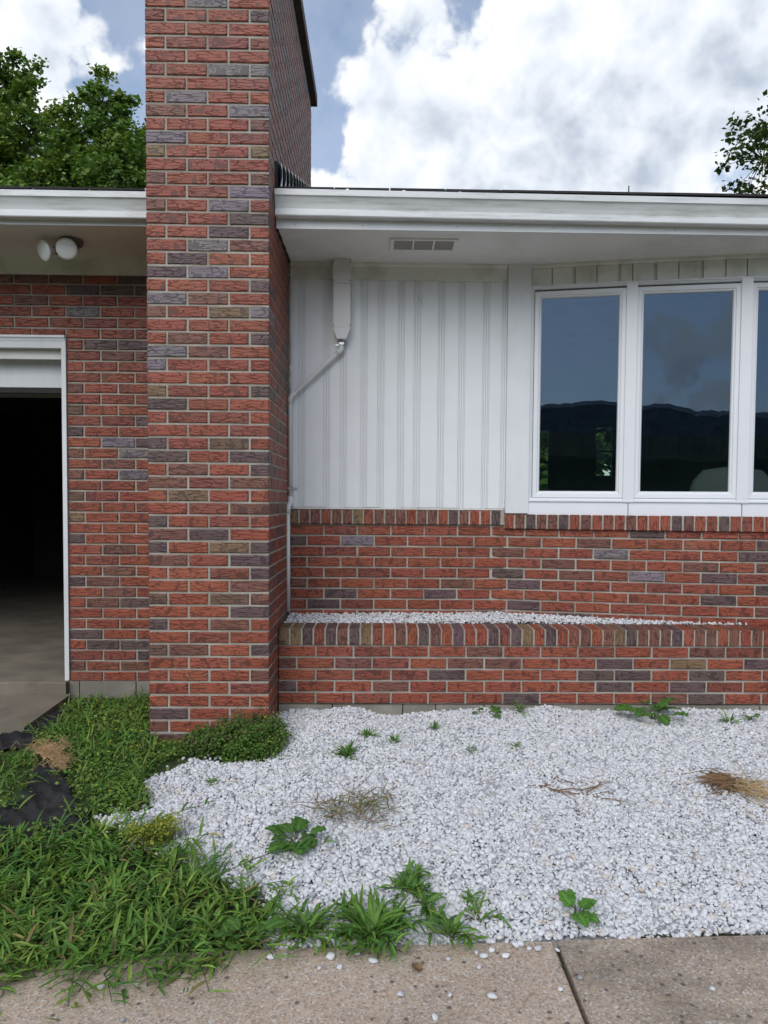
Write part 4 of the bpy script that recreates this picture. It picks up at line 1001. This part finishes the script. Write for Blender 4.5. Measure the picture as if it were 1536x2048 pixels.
# dried and pulled weeds
def wisps(name, x, y, n, spread, ln, mat, label, cat, seed, col=None, az=(0, 6.28), lift=.03, r_=.0011, mats=None):
    rr = random.Random(seed); root = empty(name, (x, y, H(x, y)+.018), label, cat)
    m = MB()
    for k in range(n):
        a = rr.uniform(*az); px, py = rr.gauss(0, spread), rr.gauss(0, spread*.6); q = [Vector((px, py, rr.uniform(.0, lift)))]; l = ln*rr.uniform(.4, 1.1)
        for s in range(5):
            a += rr.uniform(-.5, .5); p = q[-1]+Vector((math.cos(a), math.sin(a), 0))*l/5; p.z = max(.001, q[-1].z+rr.uniform(-.012, .012)+(H(x+p.x, y+p.y)-H(x+q[-1].x, y+q[-1].y))); q.append(p)
        m.tube(q, [r_*1.2, r_*1.2, r_, r_, r_*.7, r_*.4], 4, True, col and shade(col, rr))
    tag(m.build('stalks', mat, root), kind='stuff')
    return root
dg = wisps('dry_grass_clump', 1.62, 3.12, 70, .045, .22, M_STRAW, 'pulled clump of dry straw coloured grass lying on gravel', 'dead grass', 71, None, (-1.7, 1.0), .05, .0017)
m = MB(); rr = random.Random(3)
for k in range(110):
    a = rr.uniform(1.9, 3.9); q = [Vector((-.02+rr.gauss(0, .03), .05+rr.gauss(0, .03), rr.uniform(.01, .06)))]
    for s in range(4): a += rr.uniform(-.4, .4); q.append(q[-1]+Vector((math.cos(a), math.sin(a), rr.uniform(-.3, .1)))*.03); q[-1].z = max(.002, q[-1].z)
    m.tube(q, .0017, 3, False)
tag(m.build('root_ball', M_ROOT, dg), kind='stuff')
wisps('dead_twigs', .80, 3.17, 12, .08, .26, M_ROOT, 'few thin brown twigs scattered on the middle of the gravel', 'twigs', 73, None, (-.5, .7), .016, .0026)
wisps('wilted_weed', -.10, 2.93, 46, .09, .17, M_ROOT, 'pulled wilted weed tangle with brown roots on gravel', 'dead weed', 75, None, (0, 6.28), .07, .0014)
wg = MB(); rr = random.Random(9)
for k in range(110):
    t_ = rr.random(); blade(wg, rr, (-.12+.26*t_+rr.gauss(0, .025), -.05+.16*t_*(1 if k % 3 else -.2)+rr.gauss(0, .025), rr.uniform(.01, .06)), rr.uniform(0, 6.28), rr.uniform(.04, .10), .006, rr.uniform(-.2, .8), rr.uniform(-.3, .8), shade((.17, .20, .075) if k % 4 else (.30, .27, .15), rr), 3)
o = wg.build('withered_leaves', M_LEAF, bpy.data.objects['wilted_weed']); tag(o, kind='stuff')
# dry leaf and bits
def curl(name, x, y, s, mat, label, cat):
    m = MB(); v = []
    for i in range(5):
        for j in range(4): u, t = i/4-.5, j/3-.5; v.append((u*s, t*s*.8*(1-.8*abs(u)), s*.5*t*t+s*.1*math.sin(7*u)+.3*s*abs(u)))
    m.add(v, [(i*4+j, i*4+j+1, (i+1)*4+j+1, (i+1)*4+j) for i in range(4) for j in range(3)])
    tag(m.build(name, mat, None, (x, y, max(0, H(x, y))+.006), (.3, .1, rnd.uniform(0, 6)), smooth=True), label, cat)
curl('dry_leaf', .12, 2.09, .045, M_ROOT, 'curled brown dry leaf on the pale concrete below the big grass clump', 'leaf')
curl('bark_scrap', .31, 2.63, .028, simple('red_bark', (.16, .045, .025), .9), 'reddish brown bark scrap alone on the gravel', 'bark')

# landscape fabric and coir scraps
def sheet(name, poly, mat, label, cat, dz, amp, seed):
    rr = random.Random(seed); xs = [p[0] for p in poly]; ys = [p[1] for p in poly]; st = .013; m = MB(); idx = {}
    ph = [rr.uniform(0, 6) for _ in range(5)]
    def V(i, j):
        if (i, j) not in idx:
            x, y = min(xs)+i*st, min(ys)+j*st
            wx, wy = x+.03*math.sin(y*21+ph[4]), y+.03*math.sin(x*26+ph[3]); z = H(x, y)+dz+amp*(.9*(1-abs(math.sin(wx*15+wy*24+ph[0])))**2+.6*(1-abs(math.sin(wx*33-wy*14+ph[1])))**2+.45*(1-abs(math.sin(wx*19+wy*58+ph[2])))**3+.4*(1-abs(math.sin(wx*71-wy*23+ph[1])))**3)
            idx[(i, j)] = len(m.v); m.v.append((x+rr.uniform(-.005, .005), y+rr.uniform(-.005, .005), z))
        return idx[(i, j)]
    for i in range(int((max(xs)-min(xs))/st)+1):
        for j in range(int((max(ys)-min(ys))/st)+1):
            if inside((min(xs)+(i+.5)*st, min(ys)+(j+.5)*st), poly): m.f.append((V(i, j), V(i+1, j), V(i+1, j+1), V(i, j+1)))
    o = m.build(name, mat, smooth=True); md = o.modifiers.new('thickness', 'SOLIDIFY'); md.thickness = .0015
    return tag(o, label, cat)
sheet('weed_fabric', [(-2.15, 3.76), (-2.0, 3.90), (-1.925, 3.93), (-1.92, 4.5), (-1.80, 4.44), (-1.80, 4.05), (-1.79, 3.80), (-1.86, 3.66), (-2.15, 3.62)], M_CLOTH, 'black weed fabric along the garage apron edge', 'fabric', .010, .018, 2)
sheet('weed_fabric', [(-2.1, 3.02), (-1.72, 3.04), (-1.56, 3.12), (-1.64, 3.40), (-1.66, 3.54), (-1.54, 3.48), (-1.42, 3.30), (-1.36, 3.16), (-1.22, 3.02), (-1.17, 2.84), (-1.27, 2.76), (-1.5, 2.74), (-2.1, 2.78)], M_CLOTH, 'crumpled black weed fabric showing between the weeds and crabgrass', 'fabric', .010, .022, 4)
sheet('coir_scrap', [(-1.74, 3.59), (-1.68, 3.62), (-1.62, 3.60), (-1.57, 3.62), (-1.55, 3.52), (-1.50, 3.47), (-1.46, 3.36), (-1.50, 3.34), (-1.54, 3.40), (-1.60, 3.43), (-1.64, 3.50), (-1.70, 3.52)], M_COIR, 'brown coir matting scrap lying on the black fabric', 'matting', .05, .03, 6)
wf = MB(); rr = random.Random(12)
for k in range(260):
    x, y = rr.choice([(-1.70, 3.57), (-1.62, 3.60), (-1.60, 3.52), (-1.54, 3.45), (-1.50, 3.38)]); x += rr.gauss(0, .035); y += rr.gauss(0, .035); a = rr.uniform(0, 6.28); z = H(x, y)+rr.uniform(.06, .10)
    wf.tube([(x, y, z), (x+.02*math.cos(a), y+.02*math.sin(a), z+rr.uniform(-.005, .015)), (x+.04*math.cos(a+.6), y+.04*math.sin(a+.6), z-.01)], .0009, 3, False)
tag(wf.build('coir_fibre', M_STRAW, bpy.data.objects['coir_scrap']), kind='stuff')

# trees -----------------------------------------------------------------------------
def tree(x, y, height, blobs, nleaf, ls, cols, label, seed, trunk_r, group=None, zbase=0.0):
    rr = random.Random(seed); root = empty('leafy_tree', (x, y, zbase), label, 'tree', group); t = MB(); top = Vector((0, 0, height*.45))
    t.tube([(0, 0, -.2), (.1, 0, height*.2), tuple(top), (.1, .1, height*.8)], [trunk_r, trunk_r*.85, trunk_r*.6, trunk_r*.15], 9)
    m = MB(); tot = sum(b[3]**2.2 for b in blobs)
    for bx, by, bz, br in blobs:
        c = Vector((bx, by, bz)); s0 = Vector((0, 0, min(height*.75, max(height*.2, bz-br*1.2))))
        t.tube([s0, s0.lerp(c, .5)+Vector((0, 0, -.2)), c], [trunk_r*.38, trunk_r*.22, trunk_r*.08], 6)
        tw = []
        for k in range(max(10, int(26*br))):    # twigs carrying leaf sprays, so the outline stays ragged
            d = Vector((rr.gauss(0, 1), rr.gauss(0, 1), rr.gauss(0, .85))).normalized(); tip = c+d*br*rr.uniform(.45, 1.12); tw.append(tip)
            t.tube([c, c.lerp(tip, .55)+Vector((0, 0, rr.uniform(-.1, .15))), tip], [trunk_r*.07, trunk_r*.045, trunk_r*.015], 4, False)
        n = int(nleaf*br**2.2/tot)
        for k in range(n):
            ti = rr.randrange(len(tw)); tip = tw[ti]; p = tip+Vector((rr.gauss(0, 1), rr.gauss(0, 1), rr.gauss(0, .7)))*br*.105
            if rr.random() < .25: p = c.lerp(p, rr.uniform(.3, 1))
            nn = Vector((rr.gauss(0, .8), rr.gauss(0, .8)-.25, 1)).normalized(); a = nn.orthogonal(); a.rotate(Matrix.Rotation(rr.uniform(0, 6.28), 3, nn)); b = nn.cross(a); s = ls*rr.uniform(.6, 1.25)
            col = shade(cols[ti % len(cols)] if rr.random() < .7 else rr.choice(cols), rr, .3)
            m.add([p, p+a*s*.35+b*s*.45, p+a*s, p+a*s*.35-b*s*.45], [(0, 1, 2), (0, 2, 3)], col)
    t.build('trunk', M_BARK, root); tag(m.build('crown', M_TREE, root), kind=None)
    return root
TG = [(.130, .225, .055), (.165, .265, .062), (.100, .180, .050), (.220, .300, .070)]
tree(-11.6, 23, 15.2, [(.0, 0, 14.2, 1.2), (-1.4, .3, 12.9, 1.8), (1.0, -.4, 12.7, 1.1), (1.0, -.4, 11.2, 1.5), (-.4, -.8, 11.6, 1.5), (.2, -1.0, 10.0, 2.0), (-2.4, -.6, 9.8, 2.2), (2.0, -.6, 9.2, 2.0), (0, 0, 7.6, 2.4), (-2.6, 0, 7.4, 2.0), (2.4, .2, 7.0, 1.9)], 80000, .115, TG, 'tall leafy tree rising above the garage roof at the left edge', 41, .28)
tree(-8.0, 22, 14.6, [(-.3, 0, 13.2, .95), (.5, .2, 12.0, 1.3), (-.5, -.2, 11.3, 1.4), (.7, -.5, 10.2, 1.9), (-1.0, -.6, 9.2, 1.9), (.9, -.2, 8.2, 1.9), (-.8, .2, 7.2, 1.9), (1.3, .5, 6.6, 1.7)], 64000, .11, TG, 'leafy tree partly hidden by the chimney above the garage roof', 42, .24)
tree(10.62, 17, 12.0, [(-1.9, -.4, 9.3, 1.05), (-1.3, .2, 10.4, .95), (0, 0, 9.8, 1.6), (-1.5, .3, 8.2, .9), (.4, .2, 11.4, 1.2), (1.4, 0, 9.4, 1.6), (0, .2, 8.0, 1.4), (1.5, .4, 10.8, 1.3)], 9500, .10, [(.055, .10, .028), (.08, .13, .034), (.04, .075, .022)], 'dark thin crowned tree beyond the roof at the right edge', 43, .18)
tree(11.6, 24, 10.4, [(-1.6, 0, 8.9, 1.1), (-.2, 0, 9.2, 1.5), (1.2, .2, 9.0, 1.6), (-.6, .3, 7.6, 1.6), (1.2, 0, 7.2, 1.7)], 6000, .2, TG[:3], 'rounder green tree low behind the roof edge at far right', 44, .2)
tree(6.2, 18, 7.0, [(-1, 0, 3.6, 1.6), (1, 0, 4.0, 1.7), (0, .2, 5.4, 1.5), (-1.6, .3, 2.6, 1.4), (1.6, -.2, 2.4, 1.4), (-2.6, 0, 3.4, 1.5), (-2.4, 0, 1.9, 1.2), (0, .5, 1.6, 1.2)], 14000, .2, TG, 'green back garden tree seen through the far room windows', 45, .15)

# things kept in the dark garage
for i, (x, y, w_, d_, h_, lab) in enumerate([(-3.55, 9.6, .5, .4, .42, 'larger cardboard carton deep inside the dark garage'), (-2.75, 9.2, .36, .3, .28, 'smaller cardboard carton deep inside the dark garage')]):
    bx = empty('carton', (x, y, .25), lab, 'box')
    MB().box(-w_/2, w_/2, -d_/2, d_/2, 0, h_).build('body', M_COIR, bx)
    for sg in (-1, 1): MB().prism([(sg*d_/2, h_), (sg*(d_/2+.09), h_+.05), (sg*(d_/2+.09), h_+.054), (sg*d_/2, h_+.004)], -w_/2, w_/2, 'x').build('flap', M_COIR, bx)
for sg, x in ((0, GX-.07), (1, -5.13)):
    part(MB().prism([(4.80, Z(-1.1)), (4.83, Z(-1.1)), (4.83, Z(.95)), (4.95, Z(1.07)), (7.3, Z(1.07)), (7.3, Z(1.10)), (4.94, Z(1.10)), (4.80, Z(.97))], x, x+.03, 'x').build('door_track', M_STEEL))
# pencil mark, nail heads and a ragged caulk joint on the siding panel
mk = MB(); mk.tube([(.236, DW-.0035, Z(1.300)), (.243, DW-.0035, Z(1.268)), (.247, DW-.0035, Z(1.262))], .0014, 4); kid(mk.build('scuff_mark', M_GREY), sp)
mk = MB(); mk.tube([(.262, DW-.0035, Z(1.302)), (.258, DW-.0035, Z(1.285)), (.261, DW-.0035, Z(1.236))], .0011, 4); kid(mk.build('scuff_mark', M_GREY), sp)
for k in range(3):
    for i, (a, b) in enumerate(zip(GRP, GRP[1:])):
        if b-a > .06 and (i+k) % 2: kid(MB().lathe([(.0028, 0), (.0024, .0012), (.001, .0016)], 6).build('nail_head', M_ALGAE, None, ((a+b)/2+rnd.uniform(-.01, .01), DW-.002, Z(.02+k*.66+rnd.uniform(-.02, .02))), (math.pi/2, 0, 0)), sp)
cb = []; n = 60
for i in range(n+1): cb.append((CX1+.004, 4.572+rnd.uniform(-.004, .003), Z(-.03+1.52*i/n)))
part(MB().tube(cb, [rnd.uniform(.006, .011) for _ in cb], 6).build('caulk_joint', simple('old_grey_caulk', (0.27, 0.265, 0.24), 0.9, 0.3, 40)))
cb = [(CX1+.006, 4.0+rnd.uniform(-.003, .003)+.57*i/20, Z(1.492)) for i in range(21)]
part(MB().tube(cb, [rnd.uniform(.004, .010) for _ in cb], 6).build('caulk_joint', M_DARK))
for x in (-.47, -.10, .42, .95, 1.62, 2.2): part(MB().lathe([(.003, 0), (.0026, .0016), (.001, .002)], 6).build('nail_head', M_GREY, None, (x, 3.995, Z(1.508)), (math.pi/2, 0, 0)))

m = MB(); rr = random.Random(44)
for _ in range(70):
    x, y = rr.uniform(-.92, -.52), rr.uniform(3.54, 3.75); z = H(x, y)+.15*bmound(x, y); x1, y1, z1 = x+rr.gauss(0, .02), y+rr.gauss(0, .02), z+rr.uniform(.02, .075)
    m.tube([(x, y, z-.04), (x1, y1, z1)], .0008, 3, False, (.16, .13, .07))
    for k in range(4): tiny_leaf(m, rr, (x1+rr.gauss(0, .006), y1+rr.gauss(0, .006), z1-rr.uniform(0, .02)), .009, shade((.24, .17, .09) if k else (.16, .22, .06), rr))
bo = bpy.data.objects['weed_bush']; tag(m.build('seed_sprig', M_LEAF, bo), kind='stuff')

m = MB(); rr = random.Random(51)
for cx, cy, n in ((-1.62, 3.08, 26), (-1.30, 2.83, 40), (-1.24, 3.0, 30), (-1.46, 3.34, 24), (-1.66, 3.5, 18), (-1.82, 3.9, 22), (-1.80, 4.25, 22), (-1.95, 2.95, 40)):
    for _ in range(n):
        x, y = cx+rr.gauss(0, .05), cy+rr.gauss(0, .035)
        if rr.random() < .5: blade(m, rr, (x, y, H(x, y)+.02), rr.uniform(0, 6.28), rr.uniform(.05, .14), rr.uniform(.005, .010), rr.uniform(.2, 1.2), rr.uniform(.2, 1.4), shade(rr.choice(GREENS), rr), 4)
        else:
            for _k in range(5): tiny_leaf(m, rr, (x+rr.gauss(0, .012), y+rr.gauss(0, .012), H(x, y)+rr.uniform(.02, .07)), rr.uniform(.008, .016), shade(rr.choice(MIX), rr))
tag(m.build('stray_weeds', M_LEAF), 'thin stray weeds creeping over the black fabric edges', 'weeds', kind='stuff')
